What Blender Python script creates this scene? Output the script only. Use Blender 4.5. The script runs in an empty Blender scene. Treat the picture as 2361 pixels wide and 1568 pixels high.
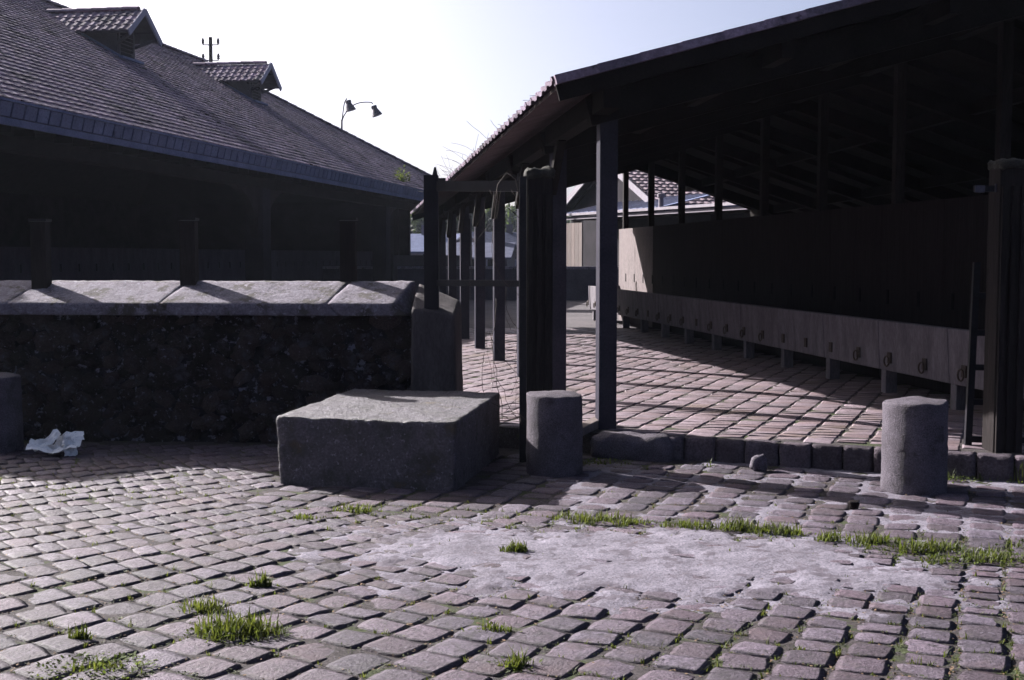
import bpy, bmesh, math, random
import numpy as np
from mathutils import Vector, Matrix, noise, Euler

random.seed(7)
rng = np.random.default_rng(7)
SC = bpy.context.scene
COL = SC.collection
rad = math.radians

# ------------------------------------------------------------------ camera
cam = bpy.data.cameras.new('camera')
camo = bpy.data.objects.new('camera', cam)
COL.objects.link(camo)
SC.camera = camo
camo.location = (0, 0, 1.6)
camo.rotation_euler = (rad(90 - 3.963), 0, 0)
cam.sensor_width = 36.0
cam.lens = 36.0 * 2800 / 2360
cam.clip_start = 0.05
cam.clip_end = 1500

# ------------------------------------------------------------------ light
SUN_AZ = math.atan2(-.8, .6)          # sun stands behind and to the left
SUN_EL = rad(29.2)
world = bpy.data.worlds.new('World')
SC.world = world
world.use_nodes = True
wn = world.node_tree
wn.nodes.clear()
sky = wn.nodes.new('ShaderNodeTexSky')
sky.sky_type = 'NISHITA'
sky.sun_disc = False
sky.sun_elevation = SUN_EL
sky.sun_rotation = SUN_AZ
sky.air_density = 0.3
sky.dust_density = 4.2
sky.ozone_density = 1.4
bg = wn.nodes.new('ShaderNodeBackground')
bg.inputs['Strength'].default_value = 0.072
wo = wn.nodes.new('ShaderNodeOutputWorld')
wn.links.new(sky.outputs[0], bg.inputs[0])
wn.links.new(bg.outputs[0], wo.inputs[0])

sl = bpy.data.lights.new('sun', 'SUN')
sl.energy = 5.0
sl.angle = rad(0.5)
sl.color = (1.0, 0.955, 0.93)
slo = bpy.data.objects.new('sun', sl)
COL.objects.link(slo)
sdir = Vector((math.sin(SUN_AZ) * math.cos(SUN_EL), math.cos(SUN_AZ) * math.cos(SUN_EL), math.sin(SUN_EL)))
slo.rotation_euler = (-sdir).to_track_quat('-Z', 'Y').to_euler()
slo.location = (-20, 15, 20)

SC.view_settings.view_transform = 'Standard'
SC.view_settings.look = 'None'
SC.view_settings.exposure = 1.88
SC.view_settings.gamma = 1.0
SC.view_settings.use_curve_mapping = False
SC.render.resolution_x = 1024
SC.render.resolution_y = 680
SC.cycles.max_bounces = 6
SC.cycles.diffuse_bounces = 3
SC.cycles.caustics_reflective = False
SC.cycles.caustics_refractive = False


# ------------------------------------------------------------------ materials
ALB = 0.36          # stones, soot and old timber here are all on the dark side


def make_mat(name, c1, c2, scale=3.0, rough=0.85, fine=40.0, fine_amt=0.35, rand=0.25,
             bump=0.4, bump_scale=30.0, bump_dist=0.02, spots=(), metallic=0.0, stretch=None, spec=0.3,
             objspace=False, alb=None, var=None):
    m = bpy.data.materials.new(name)
    m.use_nodes = True
    alb = ALB if alb is None else alb
    def tn(c):                       # old slide stock: greys lean to violet, greens and browns stay
        g = .4 if max(c) - min(c) > .35 * max(c) else 1.0
        return (c[0] * alb, c[1] * alb * (1 - .05 * g), c[2] * alb * (1 + .10 * g)) if alb < 1 and not (c[1] > c[0] and c[1] > c[2]) else tuple(x * alb for x in c)
    c1, c2 = tn(c1), tn(c2)
    nt = m.node_tree
    N, L = nt.nodes, nt.links
    bs = N['Principled BSDF']
    bs.inputs['Roughness'].default_value = rough
    bs.inputs['Metallic'].default_value = metallic
    bs.inputs['Specular IOR Level'].default_value = spec
    if objspace:
        tc = N.new('ShaderNodeTexCoord'); vec = tc.outputs['Object']
    else:
        geo = N.new('ShaderNodeNewGeometry'); vec = geo.outputs['Position']
    if stretch:
        mp = N.new('ShaderNodeMapping'); mp.inputs['Scale'].default_value = stretch
        L.new(vec, mp.inputs[0]); vec = mp.outputs[0]

    def nz(sc, det=4.0, r=0.6):
        n = N.new('ShaderNodeTexNoise')
        n.inputs['Scale'].default_value = sc
        n.inputs['Detail'].default_value = det
        n.inputs['Roughness'].default_value = r
        L.new(vec, n.inputs['Vector'])
        return n.outputs['Fac']

    def rng_(v, a, b, c=0.0, d=1.0):
        r = N.new('ShaderNodeMapRange')
        r.inputs['From Min'].default_value = a; r.inputs['From Max'].default_value = b
        r.inputs['To Min'].default_value = c; r.inputs['To Max'].default_value = d
        L.new(v, r.inputs['Value'])
        return r.outputs[0]

    def mixc(f, a, b, blend='MIX'):
        x = N.new('ShaderNodeMix'); x.data_type = 'RGBA'; x.blend_type = blend
        for s, val in ((0, f), (6, a), (7, b)):
            if hasattr(val, 'is_linked') or hasattr(val, 'links'):
                L.new(val, x.inputs[s])
            elif s == 0:
                x.inputs[0].default_value = val
            else:
                x.inputs[s].default_value = (*val, 1)
        return x.outputs[2]

    def math_(op, a, b):
        x = N.new('ShaderNodeMath'); x.operation = op
        for i, val in enumerate((a, b)):
            if hasattr(val, 'links'):
                L.new(val, x.inputs[i])
            else:
                x.inputs[i].default_value = val
        return x.outputs[0]

    col = mixc(rng_(nz(scale), 0.35, 0.65), c1, c2)
    f = rng_(nz(fine, 3.0, 0.7), 0.3, 0.7, 1 - fine_amt, 1 + fine_amt)
    if rand:
        oi = N.new('ShaderNodeObjectInfo')
        at = N.new('ShaderNodeAttribute'); at.attribute_name = 'tint'
        r = math_('FRACT', math_('ADD', oi.outputs['Random'], at.outputs['Fac']), 0.0)
        f = math_('MULTIPLY', f, rng_(r, 0, 1, 1 - rand, 1 + rand))
        r2 = math_('FRACT', math_('MULTIPLY', r, 7.31), 0.0)
        col = mixc(rng_(r2, 0, 1, 0, min(1, rand * 1.2)), col, (c2[0] * 1.12, c2[1] * .95, c2[2] * 0.9))
        if var:
            r3 = math_('FRACT', math_('MULTIPLY', r, 23.7), 0.0)
            col = mixc(rng_(r3, .5, 1.0, 0, .85), col, tn(var))
    col = mixc(1.0, col, (1, 1, 1), 'MULTIPLY')
    vm = N.new('ShaderNodeVectorMath'); vm.operation = 'SCALE'
    L.new(col, vm.inputs[0]); L.new(f, vm.inputs['Scale'])
    col = vm.outputs[0]
    for sp in spots:                         # (colour, scale, from, to)
        fac = rng_(nz(sp[1], 5.0, 0.65), sp[2], sp[3])
        col = mixc(fac, col, tn(sp[0]))
    L.new(col, bs.inputs['Base Color'])
    if bump:
        b = N.new('ShaderNodeBump')
        b.inputs['Strength'].default_value = bump
        b.inputs['Distance'].default_value = bump_dist
        L.new(nz(bump_scale, 6.0, 0.65), b.inputs['Height'])
        b2 = N.new('ShaderNodeBump')
        b2.inputs['Strength'].default_value = min(1, bump * 1.1)
        b2.inputs['Distance'].default_value = bump_dist * .35
        L.new(nz(bump_scale * 4.3, 4.0, 0.7), b2.inputs['Height'])
        L.new(b.outputs[0], b2.inputs['Normal'])
        L.new(b2.outputs[0], bs.inputs['Normal'])
    return m


M = {}
M['sett'] = make_mat('sett_stone', (.10, .084, .103), (.215, .188, .222), 14, .66, 80, .6, .38, 1.0, 32, .016,
                     spots=(((.40, .38, .42), 34, .61, .74), ((.06, .054, .056), 13, .56, .70), ((.20, .14, .14), 1.7, .54, .72), ((.14, .13, .125), 3.3, .58, .72)), spec=.28, var=(.165, .115, .135))
M['sett_yard'] = make_mat('yard_sett', (.31, .25, .25), (.45, .375, .38), 9, .6, 60, .35, .20, .7, 26, .010,
                          spots=(((.30, .22, .16), 1.3, .56, .72), ((.16, .13, .13), 14, .60, .74)), spec=.45, var=(.33, .235, .215))
M['kerb'] = make_mat('kerb_stone', (.13, .115, .12), (.22, .195, .205), 6, .9, 60, .4, .2, .8, 30, .02, spec=.1)
M['joint'] = make_mat('joint_earth', (.085, .072, .062), (.16, .14, .13), 9, .95, 90, .7, 0, 1.0, 60, .02,
                      spots=(((.36, .33, .33), 60, .60, .68), ((.10, .13, .04), 3, .54, .62), ((.22, .13, .07), 45, .64, .70)))
M['mortar'] = make_mat('lime_mortar', (.25, .235, .258), (.405, .39, .42), 3, .9, 80, .5, 0, .7, 26, .014,
                       spots=(((.19, .17, .19), 5.5, .53, .61), ((.17, .155, .17), 17, .58, .68), ((.07, .065, .065), 38, .67, .72)))
M['granite'] = make_mat('granite', (.17, .155, .17), (.27, .25, .27), 7, .8, 120, .6, .1, 1.0, 80, .014,
                        spots=(((.07, .06, .06), 5, .56, .72), ((.36, .34, .37), 60, .62, .7)), spec=.2)
M['block'] = make_mat('rough_limestone', (.13, .118, .128), (.23, .21, .23), 5, .62, 60, .6, 0, 1.0, 26, .035,
                      spots=(((.055, .05, .046), 6, .52, .66), ((.60, .57, .62), 30, .60, .69), ((.26, .18, .10), 3, .64, .76)), spec=.55)
M['rubble'] = make_mat('millstone_rubble', (.030, .027, .026), (.11, .095, .09), 11, .95, 60, .6, .6, 1.0, 45, .04,
                       spots=(((.55, .55, .66), 24, .61, .68), ((.20, .19, .22), 9, .54, .66)), spec=.1)
M['rubble_mortar'] = make_mat('old_wall_mortar', (.02, .02, .022), (.09, .085, .10), 9, .95, 50, .6, 0, 1.0, 30, .04,
                              spots=(((.55, .55, .66), 16, .53, .60),), spec=.1)
M['coping'] = make_mat('coping_stone', (.29, .275, .30), (.45, .43, .46), 8, .9, 60, .45, .10, 1.0, 24, .03,
                     spots=(((.15, .135, .11), 5, .52, .62), ((.62, .60, .64), 22, .57, .64), ((.09, .085, .08), 34, .66, .72)))
M['render'] = make_mat('wall_render', (.10, .09, .085), (.17, .15, .14), 5, .9, 50, .4, 0, .8, 20, .02,
                       spots=(((.06, .055, .055), 3, .55, .7),), stretch=(1, 1, .35))
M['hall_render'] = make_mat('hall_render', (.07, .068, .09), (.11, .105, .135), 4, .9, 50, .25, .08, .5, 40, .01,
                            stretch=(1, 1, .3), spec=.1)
M['concrete'] = make_mat('manger_concrete', (.20, .185, .19), (.33, .31, .315), 7, .85, 50, .25, .08, .5, 40, .01,
                         spots=(((.15, .14, .14), 5, .58, .75),), stretch=(1, 1, .3))
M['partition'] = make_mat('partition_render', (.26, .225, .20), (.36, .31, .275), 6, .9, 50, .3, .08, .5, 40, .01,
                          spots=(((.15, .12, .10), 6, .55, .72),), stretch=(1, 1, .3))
M['partition_shaded'] = make_mat('shaded_partition', (.030, .026, .026), (.05, .044, .043), 6, .95, 50, .3, .1, .5, 40, .01, stretch=(6, 6, .3), spec=.05)  # dark copy of the partition, deep shade put into its colour
M['iron'] = make_mat('old_iron', (.020, .020, .024), (.036, .035, .042), 6, .5, 60, .3, .1, .3, 50, .004, spec=.12)
M['column'] = make_mat('painted_column', (.058, .058, .074), (.09, .088, .108), 3, .7, 60, .3, .1, .25, 30, .004, spec=.05)
M['timber'] = make_mat('dark_timber', (.020, .017, .016), (.045, .038, .034), 6, .85, 60, .4, .15, .6, 30, .01, stretch=(1, 1, .12), spec=.1)
M['timber_roof'] = make_mat('roof_timber', (.012, .010, .009), (.028, .024, .021), 4, .85, 60, .4, .2, .4, 30, .01, spec=.05)
M['lit_roof_board'] = make_mat('lit_roof_underside', (.22, .18, .16), (.32, .27, .25), 4, .9, 50, .3, 0, .5, 20, .01, spec=.1)  # pale underside tone, bounced daylight put into the colour
M['plank'] = make_mat('weathered_plank', (.24, .20, .16), (.36, .31, .26), 8, .85, 60, .4, .25, .5, 30, .01, stretch=(6, 6, .3))
M['tile'] = make_mat('roof_tile', (.32, .26, .32), (.52, .44, .52), 4, .75, 30, .35, .38, .5, 40, .01,
                     spots=(((.045, .04, .055), 1.3, .52, .68), ((.07, .06, .07), 8, .56, .68), ((.42, .38, .42), 30, .70, .76)))
M['tile_pale'] = make_mat('pale_roof_tile', (.34, .26, .27), (.46, .37, .38), 4, .65, 30, .25, .25, .3, 30, .01, spec=.5)
M['zinc'] = make_mat('weathered_zinc', (.20, .25, .42), (.30, .36, .56), 3, .75, 30, .25, .12, .2, 20, .01, spec=.15,
                    spots=(((.08, .10, .17), 6, .58, .75),))
M['zinc_pale'] = make_mat('pale_zinc', (.42, .45, .54), (.52, .55, .64), 3, .5, 30, .2, .1, .2, 20, .01, metallic=.15)
M['slate'] = make_mat('slate', (.14, .16, .24), (.22, .25, .36), 3, .8, 30, .25, .12, .2, 20, .01, spec=.1)
M['woodwhite'] = make_mat('pale_board', (.36, .34, .36), (.46, .44, .46), 5, .7, 40, .25, .1, .3, 30, .01)
M['dormer'] = make_mat('dormer_boarding', (.09, .08, .085), (.14, .125, .13), 5, .8, 40, .3, .1, .4, 30, .01)
M['darkwall'] = make_mat('dark_wall', (.030, .028, .032), (.055, .05, .056), 2, .95, 30, .3, 0, .4, 20, .02, spec=.1)
M['yardwall'] = make_mat('yard_wall', (.10, .095, .11), (.16, .15, .17), 2, .95, 30, .3, .1, .5, 20, .02)
M['plaster'] = make_mat('house_plaster', (.34, .34, .38), (.45, .44, .48), 2, .9, 30, .2, .15, .2, 20, .02)
M['dark'] = make_mat('dark_opening', (.010, .010, .012), (.018, .018, .02), 2, .9, 30, .2, 0, 0, spec=.05)
M['grass'] = make_mat('grass_blade', (.085, .12, .03), (.17, .21, .065), 12, .6, 60, .3, .4, 0, spec=.3)
M['moss'] = make_mat('joint_moss', (.05, .08, .02), (.10, .13, .035), 20, .8, 60, .4, .3, 0)
M['leafweed'] = make_mat('weed_leaf', (.10, .15, .05), (.19, .25, .09), 12, .75, 60, .3, .35, 0, spec=.1)
M['drygrass'] = make_mat('dry_stem', (.05, .04, .035), (.11, .085, .07), 12, .8, 60, .3, .3, 0)
M['litter'] = make_mat('dry_litter', (.14, .09, .055), (.30, .22, .13), 30, .9, 60, .4, .5, 0)
M['foliage'] = make_mat('tree_foliage', (.035, .06, .028), (.08, .12, .05), .8, .7, 6, .5, .4, 0)
M['bark'] = make_mat('tree_bark', (.06, .05, .04), (.10, .085, .07), 3, .9, 20, .4, .1, .5, 10, .03)
M['paper'] = make_mat('newsprint', (.62, .62, .62), (.76, .75, .74), 6, .8, 40, .1, .05, .2, 40, .004,
                      spots=(((.25, .25, .26), 60, .60, .66),), alb=1.0)
M['lampmetal'] = make_mat('lamp_metal', (.10, .10, .12), (.16, .16, .19), 5, .4, 30, .2, .05, 0, metallic=.4)
M['ground'] = make_mat('ground_dirt', (.14, .125, .12), (.20, .18, .17), .6, .95, 8, .4, 0, .5, 4, .03)
M['cloth'] = make_mat('grey_cloth', (.13, .11, .12), (.30, .26, .27), 14, .9, 50, .3, .05, .3, 30, .01)
M['rust'] = make_mat('rusty_iron', (.06, .04, .035), (.11, .075, .06), 14, .8, 50, .4, .1, .4, 60, .004)
# backlit leaves let light through
for k in ('grass', 'leafweed', 'foliage'):
    nt = M[k].node_tree
    b = nt.nodes['Principled BSDF']
    tr = nt.nodes.new('ShaderNodeBsdfTranslucent')
    ms = nt.nodes.new('ShaderNodeMixShader'); ms.inputs[0].default_value = .38
    src = b.inputs['Base Color'].links[0].from_socket
    sc_ = nt.nodes.new('ShaderNodeVectorMath'); sc_.operation = 'MULTIPLY'
    sc_.inputs[1].default_value = (1.9, 1.9, 1.0)
    nt.links.new(src, sc_.inputs[0]); nt.links.new(sc_.outputs[0], tr.inputs['Color'])
    nt.links.new(b.outputs[0], ms.inputs[1]); nt.links.new(tr.outputs[0], ms.inputs[2])
    nt.links.new(ms.outputs[0], nt.nodes['Material Output'].inputs['Surface'])


# ------------------------------------------------------------------ helpers
def thing(name, label=None, cat=None, loc=(0, 0, 0), group=None, kind=None):
    o = bpy.data.objects.new(name, None)
    o.empty_display_size = .1
    COL.objects.link(o)
    o.location = loc
    tag(o, label, cat, group, kind)
    return o


def tag(o, label=None, cat=None, group=None, kind=None):
    if label: o['label'] = label
    if cat: o['category'] = cat
    if group: o['group'] = group
    if kind: o['kind'] = kind
    return o


def wloc(p):
    v = Vector((0, 0, 0))
    while p is not None:
        v += p.location
        p = p.parent
    return v


def put(o, parent=None, mat=None):
    """link an object whose mesh (or matrix) is given in world space under a translated parent"""
    COL.objects.link(o)
    m = mat if mat is not None else Matrix.Identity(4)
    if parent is not None:
        o.parent = parent
        o.matrix_basis = Matrix.Translation(-wloc(parent)) @ m
    else:
        o.matrix_basis = m
    return o


class MB:
    def __init__(s):
        s.v, s.f, s.t = [], [], []

    def add(s, vs, fs, tint=None):
        n = len(s.v)
        s.v += [tuple(v) for v in vs]
        s.f += [tuple(i + n for i in f) for f in fs]
        t = random.random() if tint is None else tint
        s.t += [t] * len(vs)

    def hexa(s, c, tint=None):      # eight corners: bottom 4, top 4
        c = [Vector(x) for x in c]
        if (c[1] - c[0]).cross(c[3] - c[0]).dot(c[4] - c[0]) < 0:
            c = [c[0], c[3], c[2], c[1], c[4], c[7], c[6], c[5]]
        s.add(c, [(3, 2, 1, 0), (4, 5, 6, 7), (0, 1, 5, 4), (1, 2, 6, 5), (2, 3, 7, 6), (3, 0, 4, 7)], tint)

    def box(s, c, size, axes=None, tint=None):
        c = Vector(c)
        ax = axes or (Vector((1, 0, 0)), Vector((0, 1, 0)), Vector((0, 0, 1)))
        x, y, z = [a * (d / 2) for a, d in zip(ax, size)]
        s.hexa([c - x - y - z, c + x - y - z, c + x + y - z, c - x + y - z,
                c - x - y + z, c + x - y + z, c + x + y + z, c - x + y + z], tint)

    def bar(s, p, q, w, h, up=(0, 0, 1), tint=None):
        p, q = Vector(p), Vector(q)
        d = (q - p)
        l = d.length
        d.normalize()
        side = d.cross(Vector(up))
        if side.length < 1e-4: side = d.cross(Vector((0, 1, 0)))
        side.normalize()
        u = side.cross(d).normalized()
        s.box((p + q) / 2, (l, w, h), (d, side, u), tint)

    def tube(s, pts, r, n=6, tint=None, taper=None):
        pts = [Vector(p) for p in pts]
        vs, fs = [], []
        prev = None
        for i, p in enumerate(pts):
            d = (pts[min(i + 1, len(pts) - 1)] - pts[max(i - 1, 0)])
            if d.length < 1e-9: d = Vector((0, 0, 1))
            d.normalize()
            a = d.cross(Vector((0, 0, 1)) if abs(d.z) < .9 else Vector((1, 0, 0))).normalized()
            if prev is not None and a.dot(prev) < 0: a = -a
            prev = a
            b = d.cross(a)
            rr = r if taper is None else r + (taper - r) * i / (len(pts) - 1)
            for k in range(n):
                t = 2 * math.pi * k / n
                vs.append(p + (a * math.cos(t) + b * math.sin(t)) * rr)
        for i in range(len(pts) - 1):
            for k in range(n):
                k2 = (k + 1) % n
                fs.append((i * n + k, i * n + k2, (i + 1) * n + k2, (i + 1) * n + k))
        fs.append(tuple(range(n))[::-1])
        fs.append(tuple((len(pts) - 1) * n + k for k in range(n)))
        s.add(vs, fs, tint)

    def lathe(s, c, prof, n=24, tint=None, axes=None):
        c = Vector(c)
        ax = axes or (Vector((1, 0, 0)), Vector((0, 1, 0)), Vector((0, 0, 1)))
        vs, fs = [], []
        for r, z in prof:
            for k in range(n):
                t = 2 * math.pi * k / n
                vs.append(c + ax[0] * (r * math.cos(t)) + ax[1] * (r * math.sin(t)) + ax[2] * z)
        for i in range(len(prof) - 1):
            for k in range(n):
                k2 = (k + 1) % n
                fs.append((i * n + k, i * n + k2, (i + 1) * n + k2, (i + 1) * n + k))
        fs.append(tuple(range(n))[::-1])
        fs.append(tuple((len(prof) - 1) * n + k for k in range(n)))
        s.add(vs, fs, tint)

    def mesh(s, name, mat, smooth=False):
        me = bpy.data.meshes.new(name)
        me.from_pydata(s.v, [], s.f)
        me.materials.append(mat)
        at = me.attributes.new('tint', 'FLOAT', 'POINT')
        at.data.foreach_set('value', np.array(s.t, dtype=np.float32))
        if smooth:
            me.polygons.foreach_set('use_smooth', [True] * len(me.polygons))
        me.update()
        return me

    def build(s, name, mat, parent=None, smooth=False, bevel=0, **kw):
        me = s.mesh(name, mat, smooth)
        o = bpy.data.objects.new(name, me)
        put(o, parent)
        if bevel:
            b = o.modifiers.new('bevel', 'BEVEL')
            b.width = bevel; b.segments = 2; b.limit_method = 'ANGLE'
            b.harden_normals = False
        tag(o, **kw)
        return o


def part_box(name, mat, parent, c, size, axes=None, bevel=0, **kw):
    m = MB(); m.box(c, size, axes); return m.build(name, mat, parent, bevel=bevel, **kw)


def part_bar(name, mat, parent, p, q, w, h, up=(0, 0, 1), bevel=0, **kw):
    m = MB(); m.bar(p, q, w, h, up); return m.build(name, mat, parent, bevel=bevel, **kw)


CAM = np.array([0, 0, 1.6])


def in_view(P):
    d = P - CAM
    z = np.maximum(d[..., 1], .1)
    u = np.abs(d[..., 0] / z)
    v = d[..., 2] / z
    return (d[..., 1] > .5) & (u < .435) & (v > -.37) & (v < .235)


def scatter(name, parent, mats, meshes, matrices, limit=300, stuff_name=None, vis=None):
    """the pieces that show largest become parts (shared meshes); the rest one joined part"""
    P = np.array([m.translation for m in matrices])
    dist = np.linalg.norm(P - CAM, axis=1)
    score = np.where(in_view(P), 0, 1e4) + dist
    if vis is not None:
        score = score + np.where(vis, 0, 2e4)
    order = np.argsort(score)
    chosen = set(order[:limit].tolist())
    inv = Matrix.Translation(-wloc(parent))
    rest = []
    for i, m in enumerate(matrices):
        if i in chosen:
            o = bpy.data.objects.new(name, meshes[i % len(meshes)])
            COL.objects.link(o)
            o.parent = parent
            o.matrix_basis = inv @ m
        else:
            rest.append(i)
    if rest:
        V, Fc, T = [], [], []
        off = 0
        cache = []
        for me in meshes:
            a = np.empty(len(me.vertices) * 3, dtype=np.float64)
            me.vertices.foreach_get('co', a)
            cache.append((a.reshape(-1, 3), [tuple(p.vertices) for p in me.polygons]))
        for i in rest:
            va, fa = cache[i % len(meshes)]
            m = np.array(matrices[i])
            w = va @ m[:3, :3].T + m[:3, 3]
            V.append(w)
            Fc += [tuple(k + off for k in f) for f in fa]
            T += [random.random()] * len(va)
            off += len(va)
        V = np.concatenate(V)
        me = bpy.data.meshes.new(stuff_name or name)
        me.from_pydata(V.tolist(), [], Fc)
        me.materials.append(meshes[0].materials[0])
        at = me.attributes.new('tint', 'FLOAT', 'POINT')
        at.data.foreach_set('value', np.array(T, dtype=np.float32))
        me.polygons.foreach_set('use_smooth', [meshes[0].polygons[0].use_smooth] * len(me.polygons))
        o = bpy.data.objects.new(stuff_name or name + 's', me)
        put(o, parent)
        o['kind'] = 'stuff'


def nz3(p, sc, seed=0.0):
    return noise.fractal(Vector((p[0] * sc + seed, p[1] * sc - seed, p[2] * sc + seed * .5)), .8, 2.0, 4)


def rough_box(corners, n=(20, 20, 10), round_=.05, amp=.012, sc=6.0, seed=0.0, amp2=.004, sc2=30.0):
    """a stone block: subdivided box over 8 corners, rounded edges, chipped surface"""
    c = [Vector(x) for x in corners]
    bm = bmesh.new()
    vmap = {}
    nx, ny, nzz = n

    def tri(u, v, w):
        b = c[0] * (1 - u) * (1 - v) + c[1] * u * (1 - v) + c[2] * u * v + c[3] * (1 - u) * v
        t = c[4] * (1 - u) * (1 - v) + c[5] * u * (1 - v) + c[6] * u * v + c[7] * (1 - u) * v
        return b * (1 - w) + t * w
    L = ((c[1] - c[0]).length, (c[3] - c[0]).length, (c[4] - c[0]).length)
    cen = tri(.5, .5, .5)

    def vert(i, j, k):
        key = (i, j, k)
        if key in vmap: return vmap[key]
        u, v, w = i / nx, j / ny, k / nzz
        q = []
        for a, l in zip((u, v, w), L):
            q.append((a - .5) * l)
        rr = round_ * (1 + .8 * nz3(tri(u, v, w), 5, seed + 3))
        inner = [max(-l / 2 + rr, min(l / 2 - rr, a)) for a, l in zip(q, L)]
        d = Vector([a - b for a, b in zip(q, inner)])
        if d.length > 1e-6 and d.length > rr:
            d = d.normalized() * rr
        q = [a + b for a, b in zip(inner, d)]
        p = tri(*[a / l + .5 for a, l in zip(q, L)])
        nrm = Vector([0 if abs(x) < 1e-9 else x for x in d])
        nn = (p - tri(*[a / l + .5 for a, l in zip(inner, L)]))
        nn = nn.normalized() if nn.length > 1e-6 else (p - cen).normalized()
        p = p + nn * (amp * nz3(p, sc, seed) + amp2 * nz3(p, sc2, seed + 9))
        vmap[key] = bm.verts.new(p)
        return vmap[key]
    def face(a): 
        try: bm.faces.new([vert(*x) for x in a])
        except ValueError: pass
    for i in range(nx):
        for j in range(ny):
            face([(i, j, 0), (i, j + 1, 0), (i + 1, j + 1, 0), (i + 1, j, 0)])
            face([(i, j, nzz), (i + 1, j, nzz), (i + 1, j + 1, nzz), (i, j + 1, nzz)])
    for i in range(nx):
        for k in range(nzz):
            face([(i, 0, k), (i + 1, 0, k), (i + 1, 0, k + 1), (i, 0, k + 1)])
            face([(i, ny, k), (i, ny, k + 1), (i + 1, ny, k + 1), (i + 1, ny, k)])
    for j in range(ny):
        for k in range(nzz):
            face([(0, j, k), (0, j, k + 1), (0, j + 1, k + 1), (0, j + 1, k)])
            face([(nx, j, k), (nx, j + 1, k), (nx, j + 1, k + 1), (nx, j, k + 1)])
    return bm


def bm_obj(name, bm, mat, parent=None, smooth=True, **kw):
    me = bpy.data.meshes.new(name)
    bmesh.ops.recalc_face_normals(bm, faces=bm.faces[:])
    bm.to_mesh(me); bm.free()
    me.materials.append(mat)
    if smooth: me.polygons.foreach_set('use_smooth', [True] * len(me.polygons))
    o = bpy.data.objects.new(name, me)
    put(o, parent)
    tag(o, **kw)
    return o


G_ = {5: (-1, -.74, .0, .74, 1), 4: (-1, -.85, .85, 1)}


def sett_mesh(name, mat, seed, n=5, dome=.0035, rough=.008, rnd=.90, jit=.06):
    """one cobble, unit footprint, top near z=0; flattened dome with worn corners"""
    vs, fs = [], []
    r = random.Random(seed)
    cs = [(r.uniform(-jit, jit), r.uniform(-jit, jit)) for _ in range(4)]
    tx, ty = r.uniform(-.004, .004), r.uniform(-.005, .005)
    for j in range(n):
        for i in range(n):
            u, v = G_[n][i], G_[n][j]
            # squircle mapping pulls corners in
            k = 1 - (1 - rnd) * (u * u * v * v)
            a, b = (u + 1) / 2, (v + 1) / 2
            dx = cs[0][0] * (1 - a) * (1 - b) + cs[1][0] * a * (1 - b) + cs[2][0] * a * b + cs[3][0] * (1 - a) * b
            dy = cs[0][1] * (1 - a) * (1 - b) + cs[1][1] * a * (1 - b) + cs[2][1] * a * b + cs[3][1] * (1 - a) * b
            x, y = u * .5 * k + dx, v * .5 * k + dy
            e = max(abs(u), abs(v))
            z = dome * (1 - .45 * (u * u + v * v)) + tx * u + ty * v + rough * noise.noise(Vector((u * 1.6 + seed * 3.1, v * 1.6, seed)))
            if e > .99: z -= .003
            vs.append((x, y, z))
    for j in range(n - 1):
        for i in range(n - 1):
            a = j * n + i
            fs.append((a, a + 1, a + n + 1, a + n))
    ring = [i for i in range(n)] + [j * n + n - 1 for j in range(1, n)] + \
           [(n - 1) * n + i for i in range(n - 2, -1, -1)] + [j * n for j in range(n - 2, 0, -1)]
    base = len(vs)
    for i in ring:
        x, y, z = vs[i]
        vs.append((x * 1.05, y * 1.05, -.07))
    m = len(ring)
    for k in range(m):
        k2 = (k + 1) % m
        fs.append((ring[k2], ring[k], base + k, base + k2))
    mb = MB(); mb.add(vs, fs, 0.0)
    return mb.mesh(name, mat, True)


# ------------------------------------------------------------------ frames
class Frame:
    def __init__(s, a, b):
        s.a, s.b = Vector((*a, 0)).normalized(), Vector((*b, 0)).normalized()

    def __call__(s, u, t, z=0.0):
        p = s.a * u + s.b * t
        return Vector((p.x, p.y, z))

    def axes(s): return (s.a, s.b, Vector((0, 0, 1)))


R = Frame((-.1449, .9894), (.9894, .1449))       # right shed: along, across to the right
Lf = Frame((.169, .9856), (-.9856, .169))        # left hall: along, across to the left
K = Frame((.925, -.38), (.38, .925))             # kerb: along to the right, across to the back

# ------------------------------------------------------------------ ground
g = MB()
g.add([(-400, -60, -.005), (400, -60, -.005), (400, 600, -.005), (-400, 600, -.005)], [(0, 1, 2, 3)], 0)
ground = g.build('ground', M['joint'], kind='structure')

# yard level (0.17) behind the kerb and the wall
kerb_pts = [(-14, 10.72), (-.55, 10.72), (-.5, 10.28), (.62, 9.80), (1.79, 9.33), (2.73, 8.96), (4.6, 8.19), (12, 5.15)]
yb = MB()
vs = [(x, y, .1685) for x, y in kerb_pts] + [(260, 5, .1685), (260, 500, .1685), (-260, 500, .1685), (-260, 10.72, .1685)]
vs2 = [(x, y, -.05) for x, y, _ in vs]
n = len(vs)
yb.add(vs + vs2, [tuple(range(n))] + [(i, i + n, (i + 1) % n + n, (i + 1) % n) for i in range(n)], 0)
yard = yb.build('yard_ground', M['joint'], kind='structure')
yf = MB()
yf.add([(-200, 23.5, .171), (200, 23.5, .171), (200, 480, .171), (-200, 480, .171)], [(0, 1, 2, 3)], 0)
yf.build('far_yard_surface', M['ground'], kind='structure')

# ---- cobbles of the forecourt
pave = thing('cobbled_forecourt', kind='structure')
sett_meshes = [sett_mesh('cobblestone', M['sett'], i, 5) for i in range(26)]
C0 = Vector((5.8, 14.6))


def seam(x): return 7.0 - .3 * (x - .8)


mats = []
dth = .198 / 10.2
th0, th1 = math.atan2(4.0 - 14.6, 3.9 - 5.8), math.atan2(10.4 - 14.6, -6.5 - 5.8)
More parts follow.
